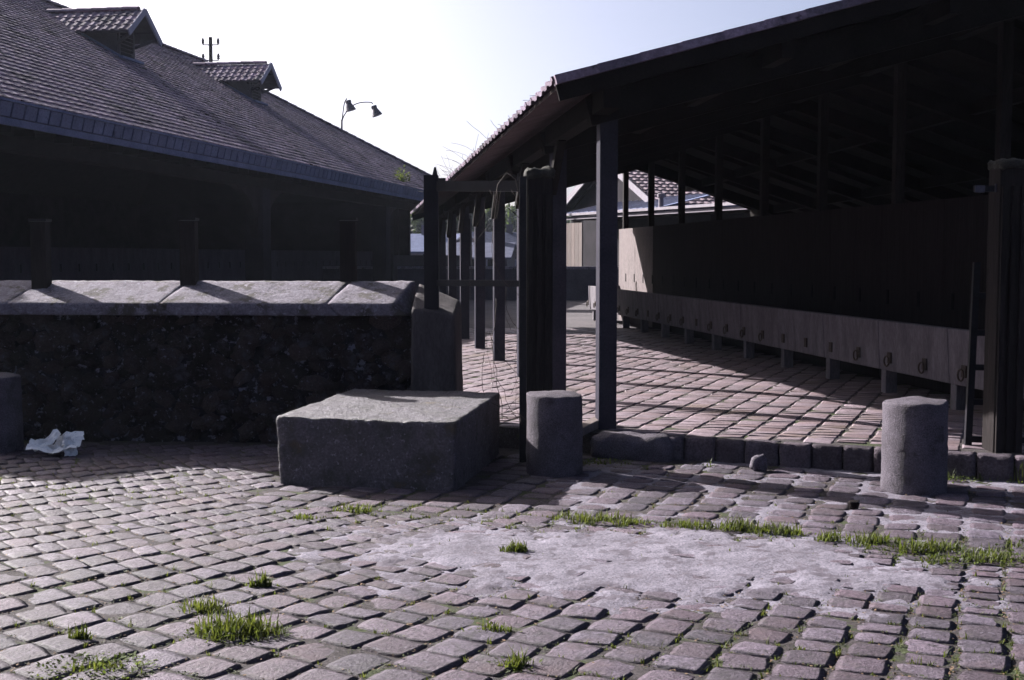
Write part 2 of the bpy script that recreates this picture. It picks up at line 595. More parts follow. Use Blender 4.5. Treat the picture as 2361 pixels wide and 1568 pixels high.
# angles swept around the far centre, courses run along the spokes
k = 0
th = rad(-179)
while th < rad(-88):
    lr = math.log(5.0) + random.uniform(0, .02)
    while lr < math.log(14.5):
        yy = C0.y + math.exp(lr) * math.sin(th)
        step = random.uniform(.0138, .0212) * (1.02 - .36 * min(1, max(0, (yy - 4.9) / 2.3)))
        r = math.exp(lr + step / 2)
        thc = th + dth / 2
        x, y = C0.x + r * math.cos(thc), C0.y + r * math.sin(thc)
        lr += step
        wob = .035 * noise.noise(Vector((x * .7, y * .7, 3)))
        x += wob
        if not (4.0 < y < 10.30 and abs(x) < .46 * y + .9): continue
        if y > seam(x) and x > -1.75: continue
        if x > -6 and y > 10.36 - .069 * (x + 4.45): continue
        w, d = r * dth - .009 * random.uniform(.3, 1.8), r * step - .006 * random.uniform(.7, 1.3)
        ang = thc - math.pi / 2 + rad(random.gauss(0, 3.2))
        m = Matrix.Translation((x, y, random.uniform(-.005, .003))) @ Matrix.Rotation(ang, 4, 'Z') @ Matrix.Diagonal((w, d, 1, 1))
        mats.append(m)
    th += dth
nA = len(mats)
# zone near the gate, aligned with the kerb
u = -4.2
while u < 6:
    du = random.uniform(.215, .25)
    v = -4.0 + random.uniform(0, .15)
    while v < 1.0:
        dv = random.uniform(.17, .25)
        p = K(u + du / 2, v + dv / 2) + Vector((1.79, 9.28, 0))
        v += dv
        x, y = p.x, p.y
        if y < seam(x) + .03 or x <= -1.7: continue
        if v > -.06 and x > -.4: continue
        if y > 10.15 or x > .46 * y + .9: continue
        if -1.62 < x < -.2 and 8.55 < y < 9.8: continue
        m = Matrix.Translation((x, y, random.uniform(-.003, .003))) @ Matrix.Rotation(math.atan2(-.38, .925) + rad(random.uniform(-2, 2)), 4, 'Z') \
            @ Matrix.Diagonal((du - random.uniform(.02, .045), dv - random.uniform(.015, .045), 1, 1))
        mats.append(m)
    u += du
stone_mats = [m.copy() for m in mats]
scatter('cobblestone', pave, None, sett_meshes, mats, 300, 'distant_cobblestones')


# mortar smeared over the cobbles: relief sheets that drown the stones
def relief(name, x0, x1, y0, y1, step, hf, mat, **kw):
    nx, ny = int((x1 - x0) / step), int((y1 - y0) / step)
    X = np.linspace(x0, x1, nx + 1); Y = np.linspace(y0, y1, ny + 1)
    H = np.array([[hf(x, y) for x in X] for y in Y])
    vs = [(X[i], Y[j], H[j][i]) for j in range(ny + 1) for i in range(nx + 1)]
    fs = []
    for j in range(ny):
        for i in range(nx):
            a = j * (nx + 1) + i
            q = (a, a + 1, a + nx + 2, a + nx + 1)
            if max(H[j][i], H[j][i + 1], H[j + 1][i], H[j + 1][i + 1]) > -.0045:
                fs.append(q)
    me = bpy.data.meshes.new(name)
    me.from_pydata(vs, [], fs)
    me.materials.append(mat)
    me.polygons.foreach_set('use_smooth', [True] * len(me.polygons))
    o = bpy.data.objects.new(name, me)
    COL.objects.link(o)
    tag(o, **kw)
    return o


def fn(x, y, sc, s=0.0): return noise.fractal(Vector((x * sc + s, y * sc, s)), .7, 2.0, 4)


def cement_h(x, y):
    # centre of the patch and its soft, ragged outline
    u = (x - .72) / 1.55; w = (y - 6.33 + .12 * (x - .7)) / .78
    e = 1 - (u * u * abs(u) ** .4 + w * w) + .6 * fn(x, y, 1.6, 4) + .45 * fn(x, y, 5, 8)
    h = -.020 + .0285 * max(0, min(1, e * 1.3 + .35))
    halo = -.0035 + .004 * fn(x, y, 3, 6) if e > -.75 else -.03
    h = max(h, halo)
    return h + .007 * fn(x, y, 5, 1) + .002 * fn(x, y, 22, 2)


relief('cement_patch', -1.9, 3.2, 4.8, 7.8, .022, cement_h, M['mortar'], kind='structure')


def mort_h(x, y):
    edge = min(1, max(0, (y - seam(x) - .15) * 3)) * min(1, max(0, (x + .1) * 2))
    a = .5 + .9 * fn(x, y, 1.3, 11)
    return -.017 + .016 * edge * max(0, min(1, a + .35)) + .004 * fn(x, y, 9, 5)


relief('mortar_bed', -1.0, 4.6, 6.2, 9.75, .03, mort_h, M['mortar'], kind='structure')

# ---- setts of the yard
yp = thing('yard_paving', kind='structure')
yard_meshes = [sett_mesh('paving_sett', M['sett_yard'], 50 + i, 4, .002, .003, .97, .02) for i in range(20)]
mats = []
u = -9.0
while u < 7:
    du = random.uniform(.215, .245)
    v = .13 + random.uniform(-.1, 0)
    while v < 15.5:
        dv = random.uniform(.11, .19) * (1 if v < 9 else 1.6)
        p = K(u + du / 2, v + dv / 2) + Vector((1.79, 9.33, 0))
        v += dv
        x, y = p.x, p.y
        if y > 24 or abs(x) > .46 * y + .6: continue
        if x < -.5 and (y < 10.8 or x < -.14 * y - .6): continue
        if x < .62 and y < 10.28 - .43 * (x + .5) + .1: continue
        if v - dv < .1 and x > .5: continue
        if (R.b.x * x + R.b.y * y) > 6.2: continue
        m = Matrix.Translation((x, y, .1725 + random.uniform(-.0015, .002))) @ Matrix.Rotation(math.atan2(-.38, .925) + random.gauss(0, .01), 4, 'Z') \
            @ Matrix.Diagonal((du - .011, dv - .004, 1, 1))
        mats.append(m)
    u += du
vis = np.array([(m.translation.x > -.6) for m in mats])
scatter('paving_sett', yp, None, yard_meshes, mats, 300, 'distant_paving_setts', vis=vis)

# kerb: a row of stones along the yard edge
u = -1.0
i = 0
while u < 3.6:
    w = random.uniform(.22, .27)
    if u < -.3 and i == 0:
        w = .52
    a, b = u + .004, u + w - .004
    o = Vector((1.79, 9.29, 0))
    hh = random.uniform(-.008, .006)
    f = random.uniform(-.02, .015)
    cs = [K(a, f) + o, K(b, f + random.uniform(-.012, .012)) + o, K(b, .13) + o, K(a, .13) + o]
    bot = [Vector((c.x, c.y, -.06)) for c in cs]
    top = [Vector((c.x, c.y, .174 + hh * .5)) for c in cs]
    bm_obj('kerb_stone', rough_box(bot + top, (6, 5, 6), .014, .007, 8, i * 1.7), M['kerb'], yp)
    u += w; i += 1
# worn lump of concrete footing at the column
o = Vector((1.12, 9.52, 0))
lump = [K(-.52, -.14) + o, K(.16, -.10) + o, K(.16, .16) + o, K(-.52, .18) + o]
bm_obj('concrete_footing', rough_box([Vector((c.x, c.y, -.05)) for c in lump] + [Vector((c.x, c.y, .185)) for c in lump],
                                     (16, 8, 6), .10, .02, 9, 4.4), M['granite'],
       label='rounded concrete footing under the nearest shed column', cat='footing')

# ------------------------------------------------------------------ boundary wall on the left
WD = Vector((.9976, -.0687, 0)); WN = Vector((.0687, .9976, 0))


def W(s, t, z):                         # s along wall measured as x, t depth behind front face
    p = Vector((-.81, 10.24, 0)) + WD * s + WN * t
    return Vector((p.x, p.y, z))


wall = thing('boundary_wall', 'low dark rubble wall with pale sloping coping behind the big stone block', 'wall', tuple(W(-2.5, .2, 0)))
core = MB(); core.box(W(-2.9, .24, .52), (5.9, .36, 1.14), (WD, WN, Vector((0, 0, 1))))
core.build('wall_core', M['rubble_mortar'], wall)
rub = []
for i in range(9):
    bm = bmesh.new()
    bmesh.ops.create_icosphere(bm, subdivisions=2, radius=.5)
    for v_ in bm.verts:
        q = v_.co.copy()
        mx = max(abs(q.x), abs(q.z), abs(q.y))
        q = q.lerp(q * (.5 / mx) if mx else q, .42)
        q *= 1 + .5 * noise.fractal(q * 2.6 + Vector((i * 5, 0, 0)), .8, 2, 3)
        v_.co = q
    me = bpy.data.meshes.new('rubble_stone'); bm.to_mesh(me); bm.free()
    me.materials.append(M['rubble'])
    me.polygons.foreach_set('use_smooth', [True] * len(me.polygons))
    rub.append(me)
mats = []
cells = []
for _ in range(6000):
    a, z = random.uniform(-5.3, -.02), random.uniform(.03, 1.08)
    q = random.choice((.05, .06, .075, .09, .11))
    if all(((a - b) / 1.25) ** 2 + (z - zz) ** 2 > ((q + qq) * .82) ** 2 for b, zz, qq in cells):
        cells.append((a, z, q))
for a, z, q in cells:
    mats.append(Matrix.Translation(W(a, .045 + random.uniform(-.015, .03), z)) @ Matrix.Rotation(random.uniform(-.9, .9), 4, 'Y') @
                Matrix.Rotation(random.uniform(-.3, .3), 4, 'Z') @ Matrix.Diagonal((q * random.uniform(2.2, 3.0), .15, q * random.uniform(1.7, 2.3), 1)))
scatter('rubble_stone', wall, None, rub, mats, 300, 'small_rubble_stones')
# coping slabs
js = [-6.2, -3.40, -2.07, -.63, -.06]
for a, b in zip(js[:-1], js[1:]):
    g_ = .005
    sk = .05
    cs = [W(a + g_, -.10, 1.095), W(b - g_, -.10, 1.095), W(b - g_, .42, 1.095), W(a + g_, .42, 1.095),
          W(a + g_ - .12, -.10, 1.20), W(b - g_ - .12, -.10, 1.195), W(b - g_, .40, 1.385), W(a + g_, .40, 1.385)]
    bm_obj('coping_slab', rough_box(cs, (max(8, int((b - a) * 26)), 12, 6), .008, .005, 5, a, .004, 22), M['coping'], wall)
# rendered end pier
cs = [W(-.04, -.14, 0), W(.36, -.12, 0), W(.36, .46, 0), W(-.04, .46, 0),
      W(-.02, -.13, 1.16), W(.34, -.10, 1.10), W(.34, .40, 1.21), W(-.04, .44, 1.37)]
bm_obj('end_pier', rough_box(cs, (12, 14, 30), .016, .004, 4, 2.2), M['render'], wall, label='cracked rendered end of the wall with a sloping top')

# stub posts on the coping
for i, (px, h0, lab) in enumerate(((-4.15, 1.90, 'short dark post on the coping nearest the left edge'),
                                   (-2.845, 1.91, 'short dark post in the middle of the wall coping'),
                                   (-1.44, 1.91, 'short dark post on the coping nearest the pointed gate stile'))):
    t = thing('fence_post', lab, 'post', (px, 10.72, 1.2), 'stub posts along the coping')
    part_box('shaft', M['timber'], t, (px, 10.73, 1.53), (.135, .12, .74))
    part_box('cap', M['iron'], t, (px, 10.73, h0 + .012), (.155, .14, .022))

# pointed stile and rails between wall end and gate post
t = thing('wicket_fence', 'narrow dark fence of two rails with a pointed stile beside the gate post', 'fence', (-.67, 10.22, 1.2))
m = MB(); m.box((-.675, 10.22, 1.71), (.12, .10, 1.12)); m.build('stile', M['iron'], t)
m = MB()
m.add([(-.665, 10.17, 2.265), (-.62, 10.17, 2.265), (-.62, 10.27, 2.265), (-.665, 10.27, 2.265), (-.650, 10.22, 2.34), (-.635, 10.22, 2.34)],
      [(0, 1, 5, 4), (1, 2, 5), (2, 3, 4, 5), (3, 0, 4)], 0)
m.build('point', M['iron'], t)
m = MB(); m.bar((-.66, 10.22, 2.18), (.16, 9.66, 2.15), .05, .085); m.build('rail', M['iron'], t)
m = MB(); m.bar((-.66, 10.22, 1.374), (.16, 9.66, 1.38), .05, .05); m.build('rail', M['iron'], t)
m = MB(); m.bar((-.60, 10.18, 2.23), (-.56, 10.15, 2.23), .03, .03); m.build('bolt', M['iron'], t)

# ------------------------------------------------------------------ gate posts


def gate_post(x, y, wd, top, label, fluted):
    t = thing('gate_post', label, 'gate post', (x, y, 0), 'pair of tall gate posts')
    part_box('post', M['timber'], t, (x, y, top / 2 - .03), (wd, wd, top - .02), bevel=.008)
    for k in range(fluted):
        fx = x - wd / 2 + wd * (k + .5) / fluted
        part_box('fillet', M['timber'], t, (fx, y - wd / 2 - .012, top / 2 - .06), (wd / fluted - .022, .024, top - .22), bevel=.005)
    cs = [(x - wd / 2 - .01, y - wd / 2 - .03), (x + wd / 2 + .01, y - wd / 2 - .03), (x + wd / 2 + .01, y + wd / 2 + .01), (x - wd / 2 - .01, y + wd / 2 + .01)]
    bm_obj('weathered_cap', rough_box([Vector((a, b, top - .05)) for a, b in cs] + [Vector((a, b, top + .02)) for a, b in cs], (10, 10, 4), .03, .03, 14, x),
           M['moss_cap'], t)
    return t


M['moss_cap'] = make_mat('mossy_post_cap', (.03, .03, .025), (.07, .07, .05), 20, .9, 60, .5, 0, .8, 40, .01)
gp = gate_post(.215, 9.5, .20, 2.245, 'tall dark gate post standing behind the middle stone bollard', 3)
part_box('flange', M['iron'], gp, (.085, 9.44, 1.10), (.055, .10, 2.22))
gp2 = gate_post(3.61, 8.88, .215, 2.27, 'tall dark gate post at the right edge beside the leaning ladder', 3)
t = gp2
part_box('rail_stub', M['iron'], t, (3.43, 8.86, 2.085), (.16, .03, .045))
part_box('end_plate', M['lampmetal'], t, (3.385, 8.845, 2.083), (.07, .012, .05))
part_box('clamp', M['lampmetal'], t, (3.50, 8.84, 2.09), (.015, .02, .06))

# leaning ladder-like iron frame behind the right gate post
t = thing('iron_ladder', 'dark iron ladder standing behind the right gate post', 'ladder', (3.44, 9.1, .04))
for dx in (0, .47):
    part_bar('stile', M['iron'], t, (3.43 + dx, 9.08, 0), (3.52 + dx, 9.22, 1.55), .05, .035, (0, 1, 0))
for zz in (.22, .50, .76, 1.02, 1.30):
    a = zz / 2.25
    part_bar('rung', M['iron'], t, (3.43 + .13 * a, 9.08 + .22 * a, zz), (3.90 + .13 * a, 9.08 + .22 * a, zz - .01), .03, .045)

# ------------------------------------------------------------------ bollards, block


def bollard(x, y, r, h, label, seed, tilt=0.0):
    bm = bmesh.new()
    n, rows = 36, 22
    rings = []
    prof = [(1.0 + .03 * (1 - k / rows), h * k / rows) for k in range(rows - 1)] + \
           [(1.0, h * .972), (.985, h * .988), (.94, h * .997), (.6, h * 1.012), (.3, h * 1.018)]
    for rr, z in prof:
        ring = []
        for k in range(n):
            a = 2 * math.pi * k / n
            p = Vector((math.cos(a) * r * rr, math.sin(a) * r * rr, z))
            d = Vector((math.cos(a), math.sin(a), 0)) * (.006 * nz3(p, 4, seed) + .004 * nz3(p, 24, seed))
            if z > h * .95: d += Vector((0, 0, 1)) * (.012 * nz3(p, 6, seed) + tilt * p.x)
            ring.append(bm.verts.new(p + d + Vector((x, y, -.02))))
        rings.append(ring)
    for i in range(len(rings) - 1):
        for k in range(n):
            bm.faces.new((rings[i][k], rings[i][(k + 1) % n], rings[i + 1][(k + 1) % n], rings[i + 1][k]))
    bm.faces.new(rings[-1]); bm.faces.new(rings[0][::-1])
    o = bm_obj('stone_bollard', bm, M['granite'])
    # origin at the foot
    o.data.transform(Matrix.Translation((-x, -y, 0)))
    o.location = (x, y, 0)
    tag(o, label, 'bollard', 'round granite bollards by the gate')
    return o


bollard(.315, 8.93, .205, .605, 'granite bollard in front of the left gate post beside the big block', 1.0, -.03)
bollard(2.755, 8.25, .212, .635, 'granite bollard on the right in front of the trough shadow', 2.0, .05)
bollard(-4.27, 9.95, .215, .64, 'granite bollard cut by the left edge of the photo against the dark wall', 3.0)

cs = [(-1.63, 8.44), (-.39, 8.20), (-.10, 9.75), (-1.35, 9.98)]
bl = bm_obj('stone_block', rough_box([Vector((x, y, -.03)) for x, y in cs] +
                                     [Vector((-1.655, 8.42, .485)), Vector((-.385, 8.19, .475)), Vector((-.095, 9.76, .50)), Vector((-1.30, 9.9, .515))],
                                     (56, 58, 24), .020, .007, 4, 6.6, .006, 18), M['block'],
            label='big rough rectangular stone block lying before the wall end', cat='stone block')

# ------------------------------------------------------------------ right shed (open, tiled, gabled)
S0, S1 = 9.25, 26.6
T_E, T_R, T_E2 = 1.731, 6.372, 11.0


def zr(s, t):
    """top of the roof deck"""
    d = -.0236 * (s - S0)
    if t <= T_R: return 2.93 + d + .276 * (t - T_E)
    return 4.21 + d - .34 * (t - T_R)


shed = thing('open_shed', 'dark open-sided livestock shed on thin columns with low tiled roof', 'shed', tuple(R(S0, T_E, .17)))
deck = MB()
for t0, t1 in ((2.30, T_R), (T_R, T_E2)):
    c = []
    for dz in (-.035, -.001):
        c += [R(S0, t0, zr(S0, t0) + dz), R(S0, t1, zr(S0, t1) + dz), R(S1, t1, zr(S1, t1) + dz), R(S1, t0, zr(S1, t0) + dz)]
    deck.hexa(c)
deck.build('roof_deck', M['timber_roof'], shed)  # inner deck darker than the eave strip: interior shade as colour
deck = MB()
c = []
for dz in (-.035, -.001):
    c += [R(S0, T_E, zr(S0, T_E) + dz), R(S0, 2.298, zr(S0, 2.298) + dz), R(S1, 2.298, zr(S1, 2.298) + dz), R(S1, T_E, zr(S1, T_E) + dz)]
deck.hexa(c)
deck.build('lit_eave_boarding', M['lit_roof_board'], shed)  # same deck in a paler colour that paints the bounced light
deck = MB()
c = []
for dz in (-.048, -.037):
    c += [R(S0 + .02, 2.31, zr(S0, 2.31) + dz), R(S0 + .02, T_R, zr(S0, T_R) + dz), R(S0 + .47, T_R, zr(S0 + .47, T_R) + dz), R(S0 + .47, 2.31, zr(S0 + .47, 2.31) + dz)]
deck.hexa(c)
deck.build('lit_verge_boarding', M['lit_roof_board'], shed)  # added sheet below the deck, its pale colour paints bounced light
# rafters close together, visible from below along the eave
for i in range(16):
    s = S0 + .1 + i * 1.1
    if s > S1: break
    for t0, t1 in ((2.22, T_R), (T_R, T_E2)):
        part_bar('rafter', M['timber_roof'], shed, R(s, t0, zr(s, t0) - .08), R(s, t1, zr(s, t1) - .08), .06, .08)
# purlins and principal rafters
for t0 in (3.55, 4.95, 7.8, 9.4):
    part_bar('purlin', M['timber_roof'], shed, R(S0 + .02, t0, zr(S0, t0) - .20), R(S1 - .02, t0, zr(S1, t0) - .20), .10, .16)
part_bar('ridge_beam', M['timber_roof'], shed, R(S0 + .02, T_R, zr(S0, T_R) - .22), R(S1 - .02, T_R, zr(S1, T_R) - .22), .12, .22)
part_bar('wall_plate', M['timber_roof'], shed, R(S0 + .05, 2.147, zr(S0, 2.147) - .21), R(S1, 2.147, zr(S1, 2.147) - .21), .14, .18)
# verge boards at both ends
for s in (S0 - .012, S1 + .012):
    for t0, t1 in ((T_E - .03, T_R), (T_R, T_E2)):
        part_bar('verge_board', M['timber_roof'], shed, R(s, t0, zr(s, t0) - .07), R(s, t1, zr(s, t1) - .07), .024, .15)
cs_ = [9.73 + 2.2 * k for k in range(8)]
for k, s in enumerate(cs_):
    col = MB()
    ztop = zr(s, 2.147) - .29
    col.box(R(s + .07, 2.147 + .075, (.17 + ztop) / 2), (.14, .15, ztop - .17), R.axes())
    col.build('column', M['column'], shed, bevel=.006)
    part_bar('principal_rafter', M['timber_roof'], shed, R(s + .05, 2.05, zr(s, 2.05) - .25), R(s + .05, T_R, zr(s, T_R) - .30), .12, .22)
    part_bar('principal_rafter', M['timber_roof'], shed, R(s + .05, T_R, zr(s, T_R) - .32), R(s + .05, T_E2 - .1, zr(s, T_E2 - .1) - .20), .12, .20)
    if k:
        part_bar('eave_brace', M['timber_roof'], shed, R(s + .0, 2.147, zr(s, 2.147) - .75), R(s - .5, 2.147, zr(s - .5, 2.147) - .28), .08, .09)
for k in range(8):
    s = 26.45 - 2.2 * k
    ztop = zr(s, T_R) - .30
    m = MB(); m.box(R(s, T_R + .05, (.17 + ztop) / 2), (.10, .11, ztop - .17), R.axes())
    m.build('ridge_post', M['timber'], shed)
# partition under the ridge
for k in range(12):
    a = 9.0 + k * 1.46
    part_box('partition_panel', M['partition'] if k > 9 else M['partition_shaded'], shed, R(a + .73, T_R - .04, 1.18), (1.452, .08, 2.02), R.axes())  # near panels have shade painted in, the sunlit far ones stay lighter
# boarded back side and near dark bay
for k in range(12):
    a = 8.6 + k * 1.5
    z1 = zr(a + .75, T_E2 - .12) - .10
    part_box('wall_panel', M['darkwall'], shed, R(a + .75, T_E2 - .1, (.17 + z1) / 2), (1.49, .06, z1 - .17), R.axes())

# tiles on the shed roof
def tile_mesh(name, mat, w=.24, e=.26, seed=0, th=.028, rib=.022):
    """interlocking clay tile, lies in the XY plane: X along the eave, +Y up the slope"""
    r = random.Random(seed)
    xs = [0, .14, .26, .62, .80, 1.0]
    zs = [rib * .9, rib, .0, .0, rib * .8, rib * .9]
    vs, fs = [], []
    for y, lift in ((0, th), (e * 1.12, .004)):
        for x, z in zip(xs, zs):
            vs.append((x * w * .985, y, lift + z + r.uniform(-.002, .002)))
    n = len(xs)
    for i in range(n - 1): fs.append((i, i + 1, n + i + 1, n + i))
    b = len(vs)
    for x, z in zip(xs, zs): vs.append((x * w * .985, .003, z - .004))
    for i in range(n - 1): fs.append((b + i, b + i + 1, i + 1, i))
    m = MB(); m.add(vs, fs, 0)
    return m.mesh(name, mat, False)


def roof_tiles(parent, meshes, org, ax, up, ncol, nrow, w, e, name='roof_tile', stuff='distant_roof_tiles', keep=None, jit=.006, limit=300, skip=0.0):
    """ax: unit vector along the eave, up: unit vector up the slope"""
    nrm = ax.cross(up).normalized()
    if nrm.z < 0: nrm = -nrm
    # matrix with X=ax, Y=up, Z=nrm (may mirror)
    mats = []
    for j in range(nrow):
        for i in range(ncol):
            if keep and not keep(i * w, j * e): continue
            if random.random() < skip: continue
            p = org + ax * (i * w + random.uniform(-jit, jit)) + up * (j * e + random.uniform(-jit, jit)) + nrm * random.uniform(0, jit * .7)
            rz = random.gauss(0, .012)
            a2 = (ax + up * rz).normalized(); u2 = (up - ax * rz).normalized()
            m = Matrix((( a2.x, u2.x, nrm.x, p.x), (a2.y, u2.y, nrm.y, p.y), (a2.z, u2.z, nrm.z, p.z), (0, 0, 0, 1)))
            mats.append(m)
    scatter(name, parent, None, meshes, mats, limit, stuff)


tm = [tile_mesh('roof_tile', M['tile'], .26, .33, k) for k in range(5)]
# left slope
ax = (R(S1, T_E, zr(S1, T_E)) - R(S0, T_E, zr(S0, T_E))).normalized()
up = (R(S0, T_R, zr(S0, T_R)) - R(S0, T_E, zr(S0, T_E))).normalized()
roof_tiles(shed, tm, R(S0 - .02, T_E, zr(S0, T_E)) - up * .06, ax, up, 67, 15, .26, .33, limit=140)
up2 = (R(S0, T_R, zr(S0, T_R)) - R(S0, T_E2, zr(S0, T_E2))).normalized()
roof_tiles(shed, tm, R(S0 - .02, T_E2, zr(S0, T_E2)) - up2 * .06, ax, up2, 67, 15, .26, .33, limit=0, stuff='back_slope_tiles')
# verge tiles that cap the near gable edge
vt = MB()
vt.hexa([Vector((-.05, 0, -.03)), Vector((.09, 0, -.03)), Vector((.09, .36, -.03)), Vector((-.05, .36, -.03)),
         Vector((-.05, 0, .040)), Vector((.09, 0, .040)), Vector((.09, .36, .036)), Vector((-.05, .36, .036))], 0)
vtm = vt.mesh('verge_tile', M['tile'])
mats = []
for k in range(14):
    p = R(S0 - .03, T_E - .05 + k * .33, 0); p.z = zr(S0, T_E - .05 + k * .33) + .012
    a2, u2 = ax, up
    nrm = a2.cross(u2).normalized()
    if nrm.z < 0: nrm = -nrm
    mats.append(Matrix(((a2.x, u2.x, nrm.x, p.x), (a2.y, u2.y, nrm.y, p.y), (a2.z, u2.z, nrm.z, p.z), (0, 0, 0, 1))))
scatter('verge_tile', shed, None, [vtm], mats, 300)

# ---- trough (manger) against the partition
tr = thing('feeding_trough', 'long pale concrete feeding trough on feet under the right shed', 'trough', tuple(R(18, 5.9, .17)))
fs_ = [10.5 + 1.45 * k for k in range(-1, 11)]
for k, s in enumerate(fs_):
    a, b = s + .004, s + 1.446
    m = MB()
    zt = .935
    m.hexa([R(a, 5.63, .42), R(b, 5.63, .42), R(b, 5.70, .42), R(a, 5.70, .42),
            R(a, 5.60, zt), R(b, 5.60, zt), R(b, 5.68, zt), R(a, 5.68, zt)])
    m.hexa([R(a, 5.70, .42), R(b, 5.70, .42), R(b, 6.25, .50), R(a, 6.25, .50),
            R(a, 5.70, .50), R(b, 5.70, .50), R(b, 6.25, .58), R(a, 6.25, .58)])
    m.build('trough_panel', M['concrete'], tr, bevel=.012)
    part_box('foot', M['concrete'], tr, R(s, 5.74, .295), (.11, .13, .25), R.axes(), bevel=.01)
part_box('foot', M['concrete'], tr, R(26.36, 5.74, .295), (.11, .13, .25), R.axes(), bevel=.01)
m = MB(); m.hexa([R(26.40, 5.61, .42), R(26.47, 5.61, .42), R(26.47, 6.3, .42), R(26.40, 6.3, .42),
                  R(26.40, 5.59, .94), R(26.47, 5.59, .94), R(26.47, 6.3, .94), R(26.40, 6.3, .94)])
m.build('end_panel', M['concrete'], tr)
rg = MB()
N1, N2 = 14, 5
vs, fs = [], []
for i in range(N1):
    a = 2 * math.pi * i / N1
    for j in range(N2):
        b = 2 * math.pi * j / N2
        rr = .052 + .009 * math.cos(b)
        vs.append((rr * math.cos(a), .009 * math.sin(b), rr * math.sin(a)))
for i in range(N1):
    for j in range(N2):
        fs.append((i * N2 + j, ((i + 1) % N1) * N2 + j, ((i + 1) % N1) * N2 + (j + 1) % N2, i * N2 + (j + 1) % N2))
rg.add(vs, fs, 0)
ringm = rg.mesh('tether_ring', M['rust'], True)
pl = MB(); pl.box((0, 0, 0), (.075, .016, .11)); platem = pl.mesh('ring_plate', M['rust'])
bas = Matrix(((R.a.x, -R.b.x, 0, 0), (R.a.y, -R.b.y, 0, 0), (0, 0, 1, 0), (0, 0, 0, 1)))
for k in range(23):
    s = 10.2 + .745 * k
    o = bpy.data.objects.new('ring_plate', platem)
    put(o, tr, Matrix.Translation(R(s, 5.612, .56)) @ bas)
    if k not in (4, 5, 6, 11, 15):
        o = bpy.data.objects.new('tether_ring', ringm)
        put(o, tr, Matrix.Translation(R(s + .01, 5.585, .525)) @ bas @ Matrix.Rotation(random.uniform(-.3, .3), 4, 'Y'))
# dark sockets in the partition above the trough
sk = MB(); sk.box((0, 0, 0), (.045, .012, .17)); skm = sk.mesh('tether_socket', M['dark'])
for k in range(22):
    o = bpy.data.objects.new('tether_socket', skm)
    put(o, shed, Matrix.Translation(R(10.2 + .745 * k, T_R - .082, 1.13)) @ bas)

# cloth hanging on the trough end, timber by the column
m = MB()
base = R(25.55, 5.66, .95)
pts = [base + Vector((0.02 * math.sin(k * 1.3), .02 * math.cos(k * 2.1), k * .085)) for k in range(8)]
m.tube(pts, .075, 7, taper=.03)
m.tube([base + Vector((.02, 0, .02)), base + Vector((.07, .0, .0)), base + Vector((.12, -.02, -.03))], .05, 6, taper=.02)
m.build('hanging_cloth', M['cloth'], smooth=True, label='twisted grey cloth standing on the far end of the trough, half behind a column', cat='cloth')
m = MB(); m.bar((.50, 9.62, .19), (.80, 10.25, .23), .10, .07)
m.build('timber_beam', M['plank'], bevel=.008, label='short squared timber lying between the middle bollard and the column', cat='timber')

# ------------------------------------------------------------------ left hall
TE, TR, TB = 9.955, 17.74, 25.5
SLOPE = .577


def zl(t): return 3.80 + SLOPE * (t - TE)


def s_near(t): return 11.89 + .35 * (t - TE)


S_FAR, S_RIDGE = 50.4, 40.4
hall = thing('tiled_hall', 'long dark cattle hall with big hipped tile roof on the left', 'hall', tuple(Lf(30, TE, .17)))
deck = MB()
near_e, near_r, near_b = Lf(s_near(TE), TE, zl(TE)), Lf(s_near(TR), TR, zl(TR)), Lf(s_near(TR), TB, zl(TE))
far_e, far_b, far_r = Lf(S_FAR, TE, zl(TE)), Lf(S_FAR, TB, zl(TE)), Lf(S_RIDGE, TR, zl(TR))
dz = Vector((0, 0, -.06))
top = [near_e, near_r, far_r, far_e, near_b, far_b]
deck.add([p for p in top] + [p + dz for p in top],
         [(0, 3, 2, 1), (1, 2, 5, 4), (3, 5, 2), (6, 7, 8, 9), (7, 10, 11, 8), (9, 8, 11), (0, 1, 7, 6), (1, 4, 10, 7), (4, 5, 11, 10), (5, 3, 9, 11), (3, 0, 6, 9)], 0)
deck.build('roof_deck', M['timber_roof'], hall)
tw, te = .24, .225
tml = [tile_mesh('roof_tile', M['tile'], tw, te, k, .034, .010) for k in range(8)]
ax = Lf.a.copy()
up = (Lf(0, TE + 1, SLOPE) - Lf(0, TE, 0)).normalized()
cosv = 1 / math.sqrt(1 + SLOPE ** 2)


def keep(a, b):
    t = TE + b * cosv
    s = 11.9 + a
    if t > TR: return False
    if s < s_near(t): return False
    if s > S_FAR - (S_FAR - S_RIDGE) * (t - TE) / (TR - TE): return False
    # leave the dormer footprints open
    for sc_ in (28.35, 36.85):
        if abs(s - sc_ + .12) < .46 and 14.45 < t < 15.9: return False
    return True


roof_tiles(hall, tml, Lf(11.9, TE, zl(TE)), ax, up, 162, 41, tw, te, keep=keep, jit=.008, skip=.004)
# ridge and hip tiles
rt = MB()
vs, fs = [], []
for y in (0, .42):
    for i in range(6):
        a = math.pi * i / 5
        rr = .115 if y == 0 else .095
        vs.append((rr * math.cos(a), y, rr * math.sin(a) * .8))
for i in range(5): fs.append((i, i + 1, 7 + i, 6 + i))
fs.append((0, 1, 2, 3, 4, 5))
rt.add(vs, fs, 0); rtm = rt.mesh('ridge_tile', M['tile'], False)


